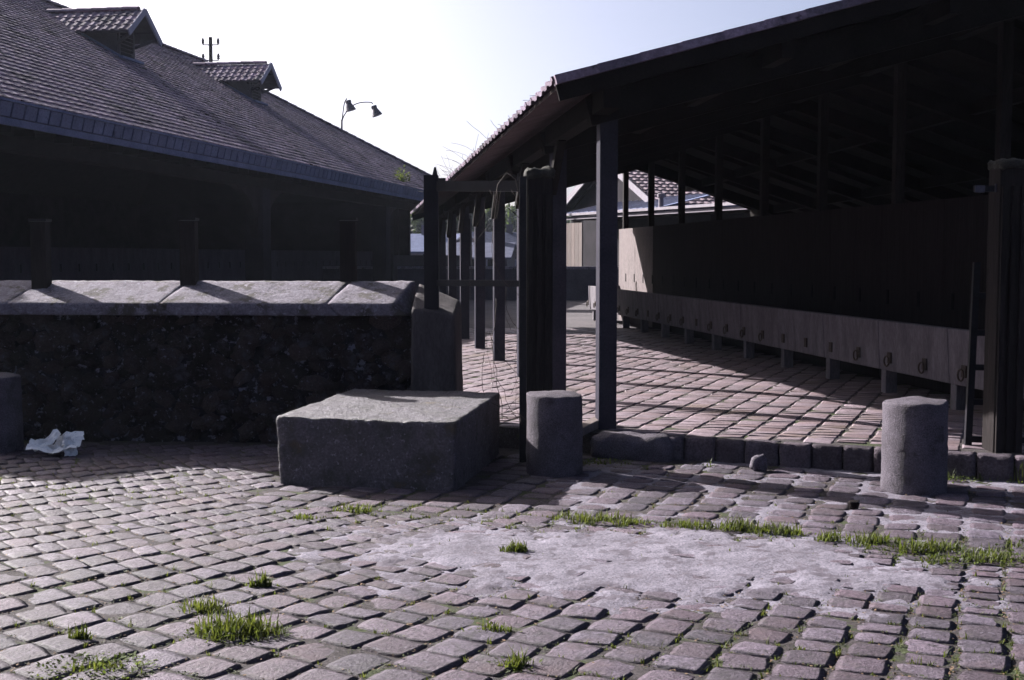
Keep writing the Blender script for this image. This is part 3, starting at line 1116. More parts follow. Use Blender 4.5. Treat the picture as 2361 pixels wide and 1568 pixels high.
def ridge_row(parent, p, q, name='ridge_tile', step=.40):
    d = (q - p); l = d.length; d.normalize()
    sx = d.cross(Vector((0, 0, 1))).normalized(); uz = sx.cross(d)
    for k in range(int(l / step)):
        o_ = p + d * (k * step) + Vector((0, 0, .035))
        o = bpy.data.objects.new(name, rtm)
        put(o, parent, Matrix(((sx.x, d.x, uz.x, o_.x), (sx.y, d.y, uz.y, o_.y), (sx.z, d.z, uz.z, o_.z), (0, 0, 0, 1))))


ridge_row(hall, far_r, near_r)
ridge_row(hall, far_e, far_r)
# gutter of seamed zinc panels along the eave
for k in range(118):
    s = 12.0 + k * .325
    m = MB()
    a, b = s + .022, s + .300
    m.hexa([Lf(a, TE - .04, 3.56), Lf(b, TE - .04, 3.56), Lf(b, TE + .02, 3.56), Lf(a, TE + .02, 3.56),
            Lf(a, TE - .09, 3.755), Lf(b, TE - .09, 3.755), Lf(b, TE + .02, 3.755), Lf(a, TE + .02, 3.755)])
    m.build('gutter_panel', M['zinc'], hall)
part_bar('gutter_lip', M['zinc'], hall, Lf(11.9, TE - .10, 3.775), Lf(50.5, TE - .10, 3.775), .05, .035)
part_bar('gutter_back', M['iron'], hall, Lf(11.9, TE + .05, 3.64), Lf(50.5, TE + .05, 3.64), .05, .19)
part_bar('fascia', M['zinc'], hall, Lf(11.9, TE - .02, 3.49), Lf(50.5, TE - .02, 3.49), .05, .10)
# rafter feet below the eave
rf = MB(); rf.box((0, 0, 0), (.07, .30, .09)); rfm = rf.mesh('rafter_foot', M['timber_roof'])
bl_ = Matrix(((Lf.a.x, Lf.b.x, 0, 0), (Lf.a.y, Lf.b.y, 0, 0), (0, 0, 1, 0), (0, 0, 0, 1)))
for k in range(70):
    o = bpy.data.objects.new('rafter_foot', rfm)
    put(o, hall, Matrix.Translation(Lf(12.2 + k * .55, TE + .18, 3.40)) @ bl_)
part_bar('eave_beam', M['timber_roof'], hall, Lf(12, TE + .55, 3.26), Lf(50.3, TE + .55, 3.26), .25, .22)
# soffit: dark boarding between eave and back
for s in (26.8, 37.2):
    part_box('pillar', M['darkwall'], hall, Lf(s, TE + .60, 1.66), (.50, .45, 2.98), Lf.axes(), bevel=.01)
for s in (12.6, 50.2):
    part_box('pillar', M['darkwall'], hall, Lf(s, TE + .60, 1.66), (.40, .40, 2.98), Lf.axes(), bevel=.01)
part_box('post', M['timber'], hall, Lf(39.0, TE + .60, 1.66), (.14, .14, 2.98), Lf.axes())
# curved brackets at the openings
def spandrel(s0, dir_):
    m = MB()
    vs = []
    n = 8
    for tt in (TE + .50, TE + .68):
        vs.append(Lf(s0, tt, 3.16))
        for i in range(n + 1):
            a = math.pi / 2 * i / n
            vs.append(Lf(s0 + dir_ * 1.5 * (1 - math.cos(a)), tt, 3.16 - 1.15 * (1 - math.sin(a))))
    k = n + 2
    fs = [(0, i + 1, i + 2) for i in range(n)] + [(k, k + i + 2, k + i + 1) for i in range(n)] + \
         [(i + 1, k + i + 1, k + i + 2, i + 2) for i in range(n)]
    m.add(vs, fs, 0)
    return m.build('curved_bracket', M['timber'], hall)


spandrel(37.45, 1); spandrel(26.55, -1); spandrel(27.05, 1); spandrel(49.9, -1)
# dado wall of the end bay
part_box('dado_wall', M['darkwall'], hall, Lf(44, TE + .6, .90), (11.9, .3, 1.44), Lf.axes())
# inner partition with tether sockets and light lower render
for k in range(24):
    part_box('partition_panel', M['hall_render'], hall, Lf(13.9 + k * 1.49, 14.0, .97), (1.48, .12, 1.62), Lf.axes())
for k in range(46):
    o = bpy.data.objects.new('tether_socket', skm)
    put(o, hall, Matrix.Translation(Lf(15.7 + k * .76, 13.93, 1.34)) @ bl_)
# closed back and near gable
part_box('back_wall', M['darkwall'], hall, Lf(31.5, TB - .3, 2.0), (38, .25, 3.7), Lf.axes())
part_box('end_wall', M['darkwall'], hall, Lf(50.0, (12.95 + TB) / 2, 2.0), (.25, TB - 12.95, 3.7), Lf.axes())
g_ = MB()
a0, a1 = Lf(s_near(TE) + .35, TE + .4, .1), Lf(s_near(TB) - 1.2, TB - .4, .1)
mid = Lf(s_near(TR) + .35, TR, 8.15)
n_ = Vector((.25, 1, 0)).normalized() * .25
g_.add([a0, a1, a1 + Vector((0, 0, 3.6)), mid, a0 + Vector((0, 0, 3.75)), a0 + n_, a1 + n_, a1 + n_ + Vector((0, 0, 3.6)), mid + n_, a0 + n_ + Vector((0, 0, 3.75))],
       [(0, 1, 2, 3, 4), (9, 8, 7, 6, 5), (0, 5, 6, 1), (1, 6, 7, 2), (2, 7, 8, 3), (3, 8, 9, 4), (4, 9, 5, 0)], 0)
g_.build('gable_wall', M['darkwall'], hall)
# interior dark ceiling boards just under the slope seen through the eave opening
# dormers
tmd = [tile_mesh('dormer_tile', M['tile_d'] if 'tile_d' in M else M['tile'], .22, .24, 70 + k, .03, .03) for k in range(4)]


def dormer(sc):
    d = bpy.data.objects.new('dormer', None); d.empty_display_size = .1
    put(d, hall, Matrix.Translation(Lf(sc, 14.5, 6.43)))
    P = lambda s, t, z: Lf(sc + s, t, z)
    ze, zrd = 7.05, 7.62
    def part(name, mb, mat, bevel=0):
        me = mb.mesh(name, mat)
        o = bpy.data.objects.new(name, me); COL.objects.link(o); o.parent = d
        o.matrix_basis = Matrix.Translation(-(Lf(sc, 14.5, 6.43)))
        return o
    # cheeks
    for sg in (-1, 1):
        m = MB()
        a, b = sg * .40, sg * .46
        tb = TE + (ze - 3.8) / SLOPE
        vs = []
        for s in (a, b):
            vs += [P(s, 14.52, zl(14.52) - .03), P(s, 14.52, ze + .02), P(s, tb + .1, ze + .02)]
        m.add(vs, [(0, 1, 2), (5, 4, 3), (0, 3, 4, 1), (1, 4, 5, 2), (2, 5, 3, 0)], 0)
        part('cheek', m, M['dormer'])
        # lead flashing along the cheek
        m = MB(); m.bar(P(sg * .50, 14.45, zl(14.45) + .055), P(sg * .50, tb + .1, zl(tb + .1) + .055), .12, .06, (0, 0, 1)); part('flashing', m, M['zinc'])
    m = MB(); m.bar(P(-.55, 14.40, zl(14.40) + .05), P(.55, 14.40, zl(14.40) + .05), .16, .06); part('sill_flashing', m, M['zinc'])
    # louvred front
    m = MB(); m.hexa([P(-.40, 14.56, 6.43), P(.40, 14.56, 6.43), P(.40, 14.60, 6.43), P(-.40, 14.60, 6.43),
                      P(-.40, 14.56, ze + .3), P(.40, 14.56, ze + .3), P(.40, 14.60, ze + .3), P(-.40, 14.60, ze + .3)])
    part('opening', m, M['dark'])
    for sg in (-1, 1):
        m = MB(); m.bar(P(sg * .36, 14.53, 6.43), P(sg * .36, 14.53, ze + .1), .07, .07, (1, 0, 0)); part('jamb', m, M['dormer'])
    for k in range(6):
        z = 6.50 + k * .095
        m = MB(); m.bar(P(-.33, 14.52, z), P(.33, 14.52, z), .05, .018, (.5, 0, 1)); part('louvre', m, M['dormer'])
    # roof
    tf = 14.02
    for sg in (-1, 1):
        m = MB()
        te_ = TE + (ze - .1 - 3.8) / SLOPE; tr_ = TE + (zrd - 3.8) / SLOPE
        q = [P(sg * .82, tf, ze - .05), P(0, tf, zrd), P(0, tr_, zrd), P(sg * .82, te_ + .1, ze - .05)]
        off = Vector((0, 0, -.045))
        m.add(q + [x + off for x in q], [(0, 1, 2, 3), (7, 6, 5, 4), (0, 4, 5, 1), (1, 5, 6, 2), (2, 6, 7, 3), (3, 7, 4, 0)], 0)
        part('dormer_roof', m, M['dormer'])
        # barge board and corner bracket
        m = MB(); m.bar(P(sg * .86, tf - .02, ze - .12), P(0, tf - .02, zrd - .02), .04, .15); part('barge_board', m, M['zinc_pale'])
        m = MB(); m.bar(P(sg * .60, tf + .02, ze - .06), P(sg * .42, 14.5, 6.78), .07, .07); part('bracket', m, M['dormer'])
        for q_ in (.25, .5, .72):
            m = MB(); z0 = zrd - (zrd - ze + .05) * q_ / .82
            m.bar(P(sg * q_, tf + .0, z0 - .09), P(sg * q_, tf + .5, z0 - .09), .05, .06); part('rafter_end', m, M['dormer'])
        # tiles
        axd = (Lf.b).copy()
        upd = (P(0, tf, zrd) - P(sg * .82, tf, ze - .05)).normalized()
        org = P(sg * .82, tf - .03, ze - .05) - upd * .03
        for j in range(4):
            for i in range(11):
                e_ = .24
                tt = tf + i * .22
                if tt > TE + ((ze + j * e_ * .57) - 3.8) / SLOPE + .05: continue
                nrm = axd.cross(upd).normalized()
                if nrm.z < 0: nrm = -nrm
                p = org + axd * (i * .22) + upd * (j * e_)
                o = bpy.data.objects.new('dormer_tile', random.choice(tmd))
                COL.objects.link(o); o.parent = d
                o.matrix_basis = Matrix.Translation(-(Lf(sc, 14.5, 6.43))) @ Matrix(((axd.x, upd.x, nrm.x, p.x), (axd.y, upd.y, nrm.y, p.y), (axd.z, upd.z, nrm.z, p.z), (0, 0, 0, 1)))
    p_, q_ = P(0, TE + (zrd - 3.8) / SLOPE, zrd), P(0, tf, zrd)
    dd = (q_ - p_); l = dd.length; dd.normalize()
    sx = dd.cross(Vector((0, 0, 1))).normalized(); uz = sx.cross(dd)
    for k in range(int(l / .40)):
        o_ = p_ + dd * (k * .40) + Vector((0, 0, .02))
        o = bpy.data.objects.new('ridge_tile', rtm)
        COL.objects.link(o); o.parent = d
        o.matrix_basis = Matrix.Translation(-(Lf(sc, 14.5, 6.43))) @ Matrix(((sx.x, dd.x, uz.x, o_.x), (sx.y, dd.y, uz.y, o_.y), (sx.z, dd.z, uz.z, o_.z), (0, 0, 0, 1)))


dormer(28.35); dormer(36.85)

# ------------------------------------------------------------------ far yard: low wall, tiled building, houses, trees
lw = thing('low_yard_wall', 'low dark wall crossing the far end of the yard', 'wall', (-2, 39.5, .17))
m = MB(); m.bar((-6.2, 40.2, .67), (5.0, 39.0, .67), .35, 1.0); m.build('wall_body', M['yardwall'], lw)
for k in range(11):
    a = Vector((-6.2, 40.2, 1.215)).lerp(Vector((5.0, 39.0, 1.215)), k / 11); b = Vector((-6.2, 40.2, 1.215)).lerp(Vector((5.0, 39.0, 1.215)), (k + .985) / 11)
    part_bar('capstone', M['coping'], lw, a, b, .45, .09)

fb = thing('tiled_building', 'gabled building with pale tiled roof seen through the shed', 'building', (5, 42, .17))
# lower wing: gutter line, dark open front
wa, wb = Vector((1.93, 45, 0)), Vector((8.6, 30.4, 0))
wd = (wb - wa).normalized(); wn_ = Vector((-wd.y, wd.x, 0))          # back side normal
if wn_.y < 0: wn_ = -wn_


def FW(s, t, z): 
    p = wa + wd * s + wn_ * t
    return Vector((p.x, p.y, z))


Lw = (wb - wa).length
part_bar('gutter', M['woodwhite'], fb, FW(-.1, 0, 3.10), FW(Lw, 0, 3.10), .16, .09)
part_bar('fascia', M['woodwhite'], fb, FW(0, .04, 2.97), FW(Lw, .04, 2.97), .05, .10)
part_bar('soffit', M['timber_roof'], fb, FW(0, .9, 2.95), FW(Lw, .9, 2.95), 1.7, .06)
for k in range(9):
    part_bar('wall_panel', M['darkwall'], fb, FW(k * Lw / 9 + .01, 1.7, 1.55), FW((k + 1) * Lw / 9 - .01, 1.7, 1.55), .14, 2.8)
# zinc lean-to in standing-seam sheets from the gutter back to the gable
for k in range(26):
    s0 = .05 + k * .42
    if s0 > 6.5: break
    m = MB()
    a, b = s0 + .01, s0 + .40
    m.hexa([FW(a, .05, 3.13), FW(b, .05, 3.13), FW(b, 2.2, 3.62), FW(a, 2.2, 3.62),
            FW(a, .05, 3.16), FW(b, .05, 3.16), FW(b, 2.2, 3.65), FW(a, 2.2, 3.65)])
    m.build('zinc_sheet', M['zinc'], fb)
    part_bar('seam', M['zinc_pale'], fb, FW(s0, .05, 3.17), FW(s0, 2.2, 3.66), .03, .035)
# gable hall
gd = Vector((.388, -.92, 0)).normalized(); gp_ = Vector((.92, .388, 0)).normalized()
pk = Vector((3.75, 45.6, 0))


def FG(s, t, z):
    p = pk + gd * s + gp_ * t
    return Vector((p.x, p.y, z))


hw = 3.75; zE, zP = 3.45, 5.18
gw = MB()
gw.add([FG(-hw + .2, 0, .2), FG(hw - .2, 0, .2), FG(hw - .2, 0, zE), FG(0, 0, zP - .08), FG(-hw + .2, 0, zE),
        FG(-hw + .2, .2, .2), FG(hw - .2, .2, .2), FG(hw - .2, .2, zE), FG(0, .2, zP - .08), FG(-hw + .2, .2, zE)],
       [(0, 1, 2, 3, 4), (9, 8, 7, 6, 5), (0, 5, 6, 1), (1, 6, 7, 2), (2, 7, 8, 3), (3, 8, 9, 4), (4, 9, 5, 0)], 0)
gw.build('gable', M['darkwall'], fb)
for sg in (-1, 1):
    part_bar('barge_board', M['woodwhite'], fb, FG(sg * (hw + .1), -.45, zE - .1), FG(0, -.45, zP + .0), .05, .24)
    part_bar('inner_rafter', M['timber_roof'], fb, FG(sg * (hw - .3), -.2, zE - .15), FG(0, -.2, zP - .30), .05, .12)
    for j in range(5):
        q = (j + .5) / 5
        part_bar('lookout', M['timber_roof'], fb, FG(sg * hw * q, -.45, zP - (zP - zE) * q - .08), FG(sg * hw * q, 0, zP - (zP - zE) * q - .08), .07, .08)
m = MB()
for sg in (-1, 1):
    c = []
    for dz_ in (-.08, -.01):
        c += [FG(sg * (hw + .15), -.4, zE - .08 + dz_), FG(sg * (hw + .15), 14, zE - .08 + dz_), FG(0, 14, zP + dz_), FG(0, -.4, zP + dz_)]
    m.hexa(c)
m.build('roof_deck', M['timber_roof'], fb)
part_bar('side_wall', M['plaster'], fb, FG(hw - .3, .1, 1.75), FG(hw - .3, 14, 1.75), .2, 3.2)
tmf = [tile_mesh('pale_tile', M['tile_pale'], .30, .30, 30 + k, .05, .035) for k in range(5)]
upg = (FG(0, 0, zP) - FG(hw + .15, 0, zE - .08)).normalized()
roof_tiles(fb, tmf, FG(hw + .15, -.35, zE - .08), gp_, upg, 46, 14, .30, .30, name='pale_tile', stuff='distant_pale_tiles', jit=.006)
part_bar('valley_flashing', M['zinc'], fb, FG(hw + .15, 0, zE - .10), FG(hw + .15, 13, zE - .10), .35, .06)
m = MB(); m.lathe(FW(6.6, .1, 2.95), [(.08, 0), (.08, .5), (.12, .52), (.12, .62), (.09, .64)], 10); m.build('vent_pipe', M['woodwhite'], fb)
# lit planks at the left end of the building
for k in range(5):
    p = FW(-.15 - .0 * k, .0, 0)
    q0 = Vector((1.90 + k * .115, 43.9 - k * .25, 0)); q1 = Vector((1.90 + (k + .94) * .115, 43.9 - (k + .94) * .25, 0))
    m = MB(); m.bar((q0.x, q0.y, 1.93), (q1.x, q1.y, 1.93), .05, 1.66)
    m.build('door_plank', M['plank'], fb)
m = MB(); m.tube([FW(.25, -.3, 3.1), FW(.25, -.3, 5.15)], .05, 6)
m.tube([FW(.25, -.3, 4.95), FW(.45, -.4, 4.95), FW(.45, -.4, 5.1)], .025, 5)
m.build('mast', M['lampmetal'], label='thin mast rising from the gutter of the far tiled building', cat='mast')

# houses beyond
def house(x, y, w, d, ze, zr_, mat_roof, mat_wall, label, rot=0.0, nwin=3):
    t = thing('far_house', label, 'house', (x, y, .17), 'houses beyond the yard')
    axx = Vector((math.cos(rot), math.sin(rot), 0)); ay = Vector((-math.sin(rot), math.cos(rot), 0))
    H = lambda a, b, z: Vector((x, y, 0)) + axx * a + ay * b + Vector((0, 0, z))
    m = MB(); m.hexa([H(-w / 2, 0, .1), H(w / 2, 0, .1), H(w / 2, d, .1), H(-w / 2, d, .1), H(-w / 2, 0, ze), H(w / 2, 0, ze), H(w / 2, d, ze), H(-w / 2, d, ze)])
    for s in (-w / 2, w / 2):
        e = .01 if s < 0 else -.01
        m.add([H(s + e, 0, ze), H(s + e, d, ze), H(s + e, d / 2, zr_)], [(0, 1, 2)], .3)
    m.build('wall', mat_wall, t)
    for b0, b1 in ((-.4, d / 2), (d + .4, d / 2)):
        m = MB()
        c = []
        sl_ = (zr_ - ze) / (d / 2)
        z0 = ze - .4 * sl_
        for dz_ in (.02, .14):
            c += [H(-w / 2 - .3, b0, z0 + dz_), H(w / 2 + .3, b0, z0 + dz_), H(w / 2 + .3, b1, zr_ + dz_), H(-w / 2 - .3, b1, zr_ + dz_)]
        m.hexa(c); m.build('roof', mat_roof, t)
    for k in range(nwin):
        a = -w / 2 + (k + .5) * w / nwin
        zc = .17 + (ze - .17) * .62
        fr_ = MB(); fr_.bar(H(a - .5, -.03, zc), H(a + .5, -.03, zc), .05, 1.1)
        f = fr_.build('window', M['zinc_pale'], t)
        pn = MB(); pn.bar(H(a - .40, -.07, zc), H(a + .40, -.07, zc), .03, .94)
        me = pn.mesh('pane', M['dark']); o = bpy.data.objects.new('pane', me); put(o, t)
    ch = MB(); ch.box(H(w * .3, d / 2, zr_ + .3), (.5, .5, .9)); ch.build('chimney', mat_wall, t)
    return t


house(-8.6, 82, 9, 6, 1.9, 3.0, M['zinc'], M['plaster'], 'low house with pale zinc roof seen under the end of the left hall', .05)
house(-2.6, 74, 4.6, 5, 1.5, 2.3, M['slate'], M['yardwall'], 'low pale-roofed outbuilding straight behind the gate gap', -.1, 3)
house(.6, 92, 5, 6, 1.9, 3.3, M['slate'], M['yardwall'], 'darker gabled house furthest away behind the gate gap', .7, 3)
house(-6.8, 104, 6, 7, 2.2, 3.4, M['zinc'], M['yardwall'], 'slate-blue roofed house behind the trees at left of the gate gap', -.3, 3)


def tree(x, y, h, r, label, seed, crown0=.25, nleaf=2600, leaf=.34):
    rr = random.Random(seed)
    t = thing('far_tree', label, 'tree', (x, y, .17), 'trees beyond the yard')
    m = MB()
    m.tube([(x, y, .1), (x + .1, y, h * .3), (x - .1, y, h * .62)], .22, 7, taper=.09)
    for k in range(6):
        a = rr.uniform(0, 6.28); z0 = h * rr.uniform(.25, .55)
        m.tube([(x, y, z0), (x + math.cos(a) * r * .4, y + math.sin(a) * r * .4, z0 + h * .15), (x + math.cos(a) * r * .7, y + math.sin(a) * r * .7, z0 + h * .22)], .08, 5, taper=.02)
    m.build('trunk', M['bark'], t)
    cl = []
    for k in range(16):
        a = rr.uniform(0, 6.28); zz = rr.uniform(crown0, .95); q = math.sin(math.pi * min(1, (zz - crown0) / (1 - crown0) * .85 + .12)) ** .6
        d = r * q * rr.uniform(.2, .85)
        cl.append((x + math.cos(a) * d, y + math.sin(a) * d, h * zz, r * rr.uniform(.25, .45)))
    m = MB()
    for k in range(nleaf):
        c = cl[rr.randrange(len(cl))]
        v_ = Vector((rr.gauss(0, 1), rr.gauss(0, 1), rr.gauss(0, .8))).normalized() * c[3] * rr.uniform(.5, 1.1)
        p = Vector(c[:3]) + v_
        a = Vector((rr.gauss(0, 1), rr.gauss(0, 1), rr.gauss(0, 1))).normalized()
        b = a.orthogonal().normalized()
        l = leaf * rr.uniform(.5, 1.1)
        m.add([p - a * l, p + b * l * .5, p + a * l, p - b * l * .5], [(0, 1, 2, 3)], rr.random())
    m.build('crown', M['foliage'], t)


tree(-9.4, 120, 6.8, 3.6, 'bushy tree above the zinc roof seen under the left hall end', 1)
tree(-11.0, 128, 7.4, 3.4, 'round tree further left, mostly hidden by the hall', 2)
tree(-4.9, 122, 6.2, 3.4, 'spreading tree directly left of the tall narrow one', 3)
tree(-2.42, 118, 7.4, 1.0, 'tall narrow tree standing out against the sky in the gate gap', 4, .1)
tree(-.2, 126, 6.2, 3.2, 'low round tree right of the tall narrow one in the gate gap', 5)
tree(3.6, 124, 6.0, 3.0, 'low tree behind the gate post, hardly visible', 6)
hl = MB()
hv = []
nx = 60
for j, (yy, hh) in enumerate(((130, 0.1), (150, 4.8), (190, 8.0), (260, 10.5))):
    for i in range(nx + 1):
        xx = -160 + 320 * i / nx
        hv.append((xx, yy, hh + 1.0 * noise.noise(Vector((xx * .03, yy * .1, 0))) * (j > 0)))
hl.add(hv, [(j * (nx + 1) + i, j * (nx + 1) + i + 1, (j + 1) * (nx + 1) + i + 1, (j + 1) * (nx + 1) + i) for j in range(3) for i in range(nx)], 0)
hl.build('hillside', M['foliage'], smooth=True, kind='structure')

# ------------------------------------------------------------------ lamp and utility pole
lp = thing('street_lamp', 'double-armed curved street lamp rising behind the left hall roof', 'street lamp', (-8.35, 60.5, .17))
bx, by = -8.42, 60.5
m = MB(); m.tube([(bx, by, .17), (bx, by, 6.0), (bx + .03, by, 8.3)], .09, 8, taper=.045); m.build('pole', M['lampmetal'], lp)


def lamp_arm(pts, head, tilt):
    m = MB()
    # smooth curve through the points
    P = [Vector(p) for p in pts]
    out = []
    for i in range(len(P) - 1):
        p0, p1, p2, p3 = P[max(i - 1, 0)], P[i], P[i + 1], P[min(i + 2, len(P) - 1)]
        for k in range(6):
            t = k / 6
            out.append(.5 * ((2 * p1) + (p2 - p0) * t + (2 * p0 - 5 * p1 + 4 * p2 - p3) * t * t + (3 * p1 - p0 - 3 * p2 + p3) * t ** 3))
    out.append(P[-1])
    m.tube(out, .028, 6); m.build('arm', M['lampmetal'], lp)
    h = MB()
    z = Vector(tilt).normalized(); x_ = z.cross(Vector((0, 1, 0))).normalized(); y_ = z.cross(x_)
    h.lathe(head, [(.02, 0), (.14, .02), (.15, .10), (.13, .18), (.20, .34), (.27, .52), (.25, .53)], 14, axes=(x_, y_, z))
    o = h.build('lamp_head', M['lampmetal'], lp, smooth=False)


U = lambda px, py: (((px - 1180) / 2800) * by, by, 1.6 + (590 - py) / 2800 * by)
lamp_arm([U(790, 300), U(794, 268), U(798, 243), U(804, 232)], Vector(U(806, 234)) + Vector((.0, 0, -.04)), (.28, 0, -1))
lamp_arm([U(790, 302), U(795, 275), U(812, 252), U(833, 242), U(858, 241), U(862, 245)], Vector(U(864, 248)), (.38, 0, -1))

up_ = thing('utility_pole', 'wooden utility pole with insulators above the second dormer', 'utility pole', (-15.9, 65, .17))
m = MB(); m.tube([(-15.9, 65, .17), (-15.9, 65, 13.1)], .15, 8, taper=.10); m.build('pole', M['timber'], up_)
for z in (12.7, 11.9, 11.1):
    part_bar('crossarm', M['iron'], up_, (-16.32, 65, z), (-15.48, 65, z), .05, .05)
    for sx_ in (-.40, .40):
        m = MB(); m.lathe((-15.9 + sx_, 65, z), [(.03, -.02), (.03, .05), (.09, .07), (.06, .17), (.09, .19), (.05, .32), (.02, .36)], 8)
        m.build('insulator', M['dormer'], up_)

# ------------------------------------------------------------------ small things on the ground
# crumpled newspaper
np_ = MB()
def sheet(c, w, d, fold, seed, rot, tilt):
    n = 9
    vs, fs = [], []
    for j in range(n):
        for i in range(n):
            u, v_ = i / (n - 1) - .5, j / (n - 1) - .5
            z = .05 * abs(noise.noise(Vector((u * 3 + seed, v_ * 3, seed)))) + fold * abs(u) + .03 * noise.noise(Vector((u * 7, v_ * 7 + seed, 1)))
            p = Vector((u * w, v_ * d, z))
            p = Euler((tilt[0], tilt[1], rot)).to_matrix() @ p
            vs.append(Vector(c) + p)
    for j in range(n - 1):
        for i in range(n - 1):
            a = j * n + i
            fs.append((a, a + 1, a + n + 1, a + n))
    np_.add(vs, fs, seed % 1)


sheet((-3.68, 9.66, .035), .38, .22, .10, 1.3, .2, (.1, .05))
sheet((-3.60, 9.72, .115), .26, .16, -.10, 4.7, -.2, (.75, -.25))
sheet((-3.74, 9.70, .10), .24, .10, .05, 7.7, .5, (.55, -.5))
sheet((-3.56, 9.66, .07), .14, .16, .02, 9.1, 1.1, (1.2, .2))
np_.build('crumpled_newspaper', M['paper'], smooth=False, label='crumpled newspaper lying in the shade before the dark wall', cat='newspaper')

bm_obj('stone_chunk', rough_box([Vector(p) for p in ((1.77, 8.93, -.01), (1.90, 8.93, -.01), (1.92, 9.05, -.01), (1.78, 9.06, -.01),
                                                     (1.78, 8.94, .115), (1.90, 8.95, .125), (1.91, 9.04, .12), (1.79, 9.05, .11))], (8, 7, 7), .05, .012, 12, 1.1),
       M['granite'], label='broken rounded stone lump against the kerb', cat='stone')
bm_obj('pebble', rough_box([Vector(p) for p in ((2.13, 7.58, -.01), (2.20, 7.58, -.01), (2.20, 7.65, -.01), (2.13, 7.65, -.01),
                                                (2.13, 7.58, .05), (2.20, 7.58, .05), (2.20, 7.65, .05), (2.13, 7.65, .05))], (5, 5, 5), .035, .006, 20, 3.1),
       M['rubble'], label='small dark lump on the cobbles left of the right bollard', cat='stone')


def grass_mb(mb, x, y, z, n, r, h, wid=.004, spread=.6, rr=random):
    sub = [(x, y, 1.0)] + [(x + rr.uniform(-r * .6, r * .6), y + rr.uniform(-r * .3, r * .3), rr.uniform(.35, .9)) for _ in range(max(1, n // 26))]
    for _ in range(n):
        cx, cy, sc_ = sub[rr.randrange(len(sub))]
        a = rr.uniform(0, 6.283); q = r * .45 * math.sqrt(rr.random())
        p = Vector((cx + math.cos(a) * q, cy + math.sin(a) * q * .6, z))
        hh = h * sc_ * rr.uniform(.25, 1.05)
        la = rr.uniform(0, 6.283); ln = spread * hh * rr.uniform(.2, 1.1)
        dx = Vector((math.cos(la), math.sin(la), 0))
        sd = Vector((-dx.y, dx.x, 0)) * wid * rr.uniform(.6, 1.3)
        p1 = p + dx * ln * .3 + Vector((0, 0, hh * .6)); p2 = p + dx * ln + Vector((0, 0, hh))
        mb.add([p - sd, p + sd, p1 + sd * .8, p1 - sd * .8, p2], [(0, 1, 2, 3), (3, 2, 4)], rr.random())


def leaf_mb(mb, x, y, z, n, r, h, size=.03, rr=random):
    for _ in range(n):
        a = rr.uniform(0, 6.283); q = r * math.sqrt(rr.random())
        p = Vector((x + math.cos(a) * q, y + math.sin(a) * q * .7, z + h * rr.random() * (1 - q / r * .6)))
        d = Vector((math.cos(a + rr.uniform(-1, 1)), math.sin(a + rr.uniform(-1, 1)), rr.uniform(.0, .8))).normalized()
        s = d.cross(Vector((0, 0, 1))).normalized()
        l = size * rr.uniform(.6, 1.2)
        mid = p + d * l * .55
        mb.add([p, mid + s * l * .3, p + d * l, mid - s * l * .3], [(0, 1, 2, 3)], rr.random())


TUFTS = [  # x, y, blades, radius, height, leaves, label
    (-1.16, 5.05, 520, .15, .13, 160, 'largest tuft of tall bright grass among the lower left cobbles'),
    (-1.38, 5.38, 130, .10, .10, 40, 'spiky grass tuft just above the largest lower left tuft'),
    (-1.22, 5.80, 120, .045, .10, 0, 'small upright grass tuft alone between cobbles left of centre'),
    (.02, 6.48, 240, .075, .085, 20, 'lone grass tuft growing in the pale cement patch'),
    (.015, 4.66, 90, .07, .09, 46, 'weed with pointed leaves beside the pale diamond cobble at the bottom'),
    (-.09, 5.10, 120, .09, .06, 10, 'low grass tuft in the joints above the pale diamond cobble'),
    (.47, 7.27, 300, .17, .085, 40, 'wide grass tuft behind the cement patch, right of its middle'),
    (.73, 7.17, 180, .11, .07, 40, 'grass tuft with broad leaf at the back edge of the cement patch'),
    (.98, 7.08, 280, .17, .075, 40, 'long low grass tuft where the cement patch ends at the back'),
    (1.32, 7.02, 240, .12, .11, 60, 'pointed grass tuft right of the cement patch'),
    (1.52, 6.93, 260, .13, .10, 80, 'dense grass tuft below the shadow of the gate post'),
    (1.78, 6.75, 150, .10, .08, 50, 'bright small tuft at the right tip of the cement patch'),
    (2.02, 6.68, 200, .14, .09, 140, 'low leafy tuft among the right cobbles, left of the largest weed clump'),
    (2.24, 6.48, 220, .17, .11, 260, 'large leafy weed clump below the right bollard'),
    (2.28, 6.28, 120, .12, .06, 200, 'low leafy weed clump nearest the cement tip on the right'),
    (2.55, 6.32, 260, .15, .09, 240, 'bright spreading leafy clump second nearest the right edge'),
    (2.90, 6.55, 200, .17, .10, 200, 'leafy clump close to the right edge of the photo'),
    (-1.62, 4.62, 160, .16, .05, 380, 'flat clover-like clump at the bottom left edge'),
    (-1.80, 4.98, 110, .045, .085, 0, 'thin upright grass tuft near the bottom left'),
    (-.95, 7.55, 170, .13, .07, 20, 'grass tuft in front of the big stone block'),
    (-1.27, 7.30, 110, .11, .05, 10, 'low grass tuft left of the cement patch back edge'),
    (3.10, 8.62, 60, .16, .10, 260, 'pale leafy weeds between the right bollard and gate post'),
    (3.62, 8.55, 70, .22, .17, 60, 'long drooping grass at the foot of the right gate post'),
    (.68, 9.32, 80, .18, .05, 220, 'low leafy weeds at the foot of the concrete footing'),
    (1.50, 9.16, 10, .04, .08, 26, 'small seedling against the kerb beside the stone lump'),
]
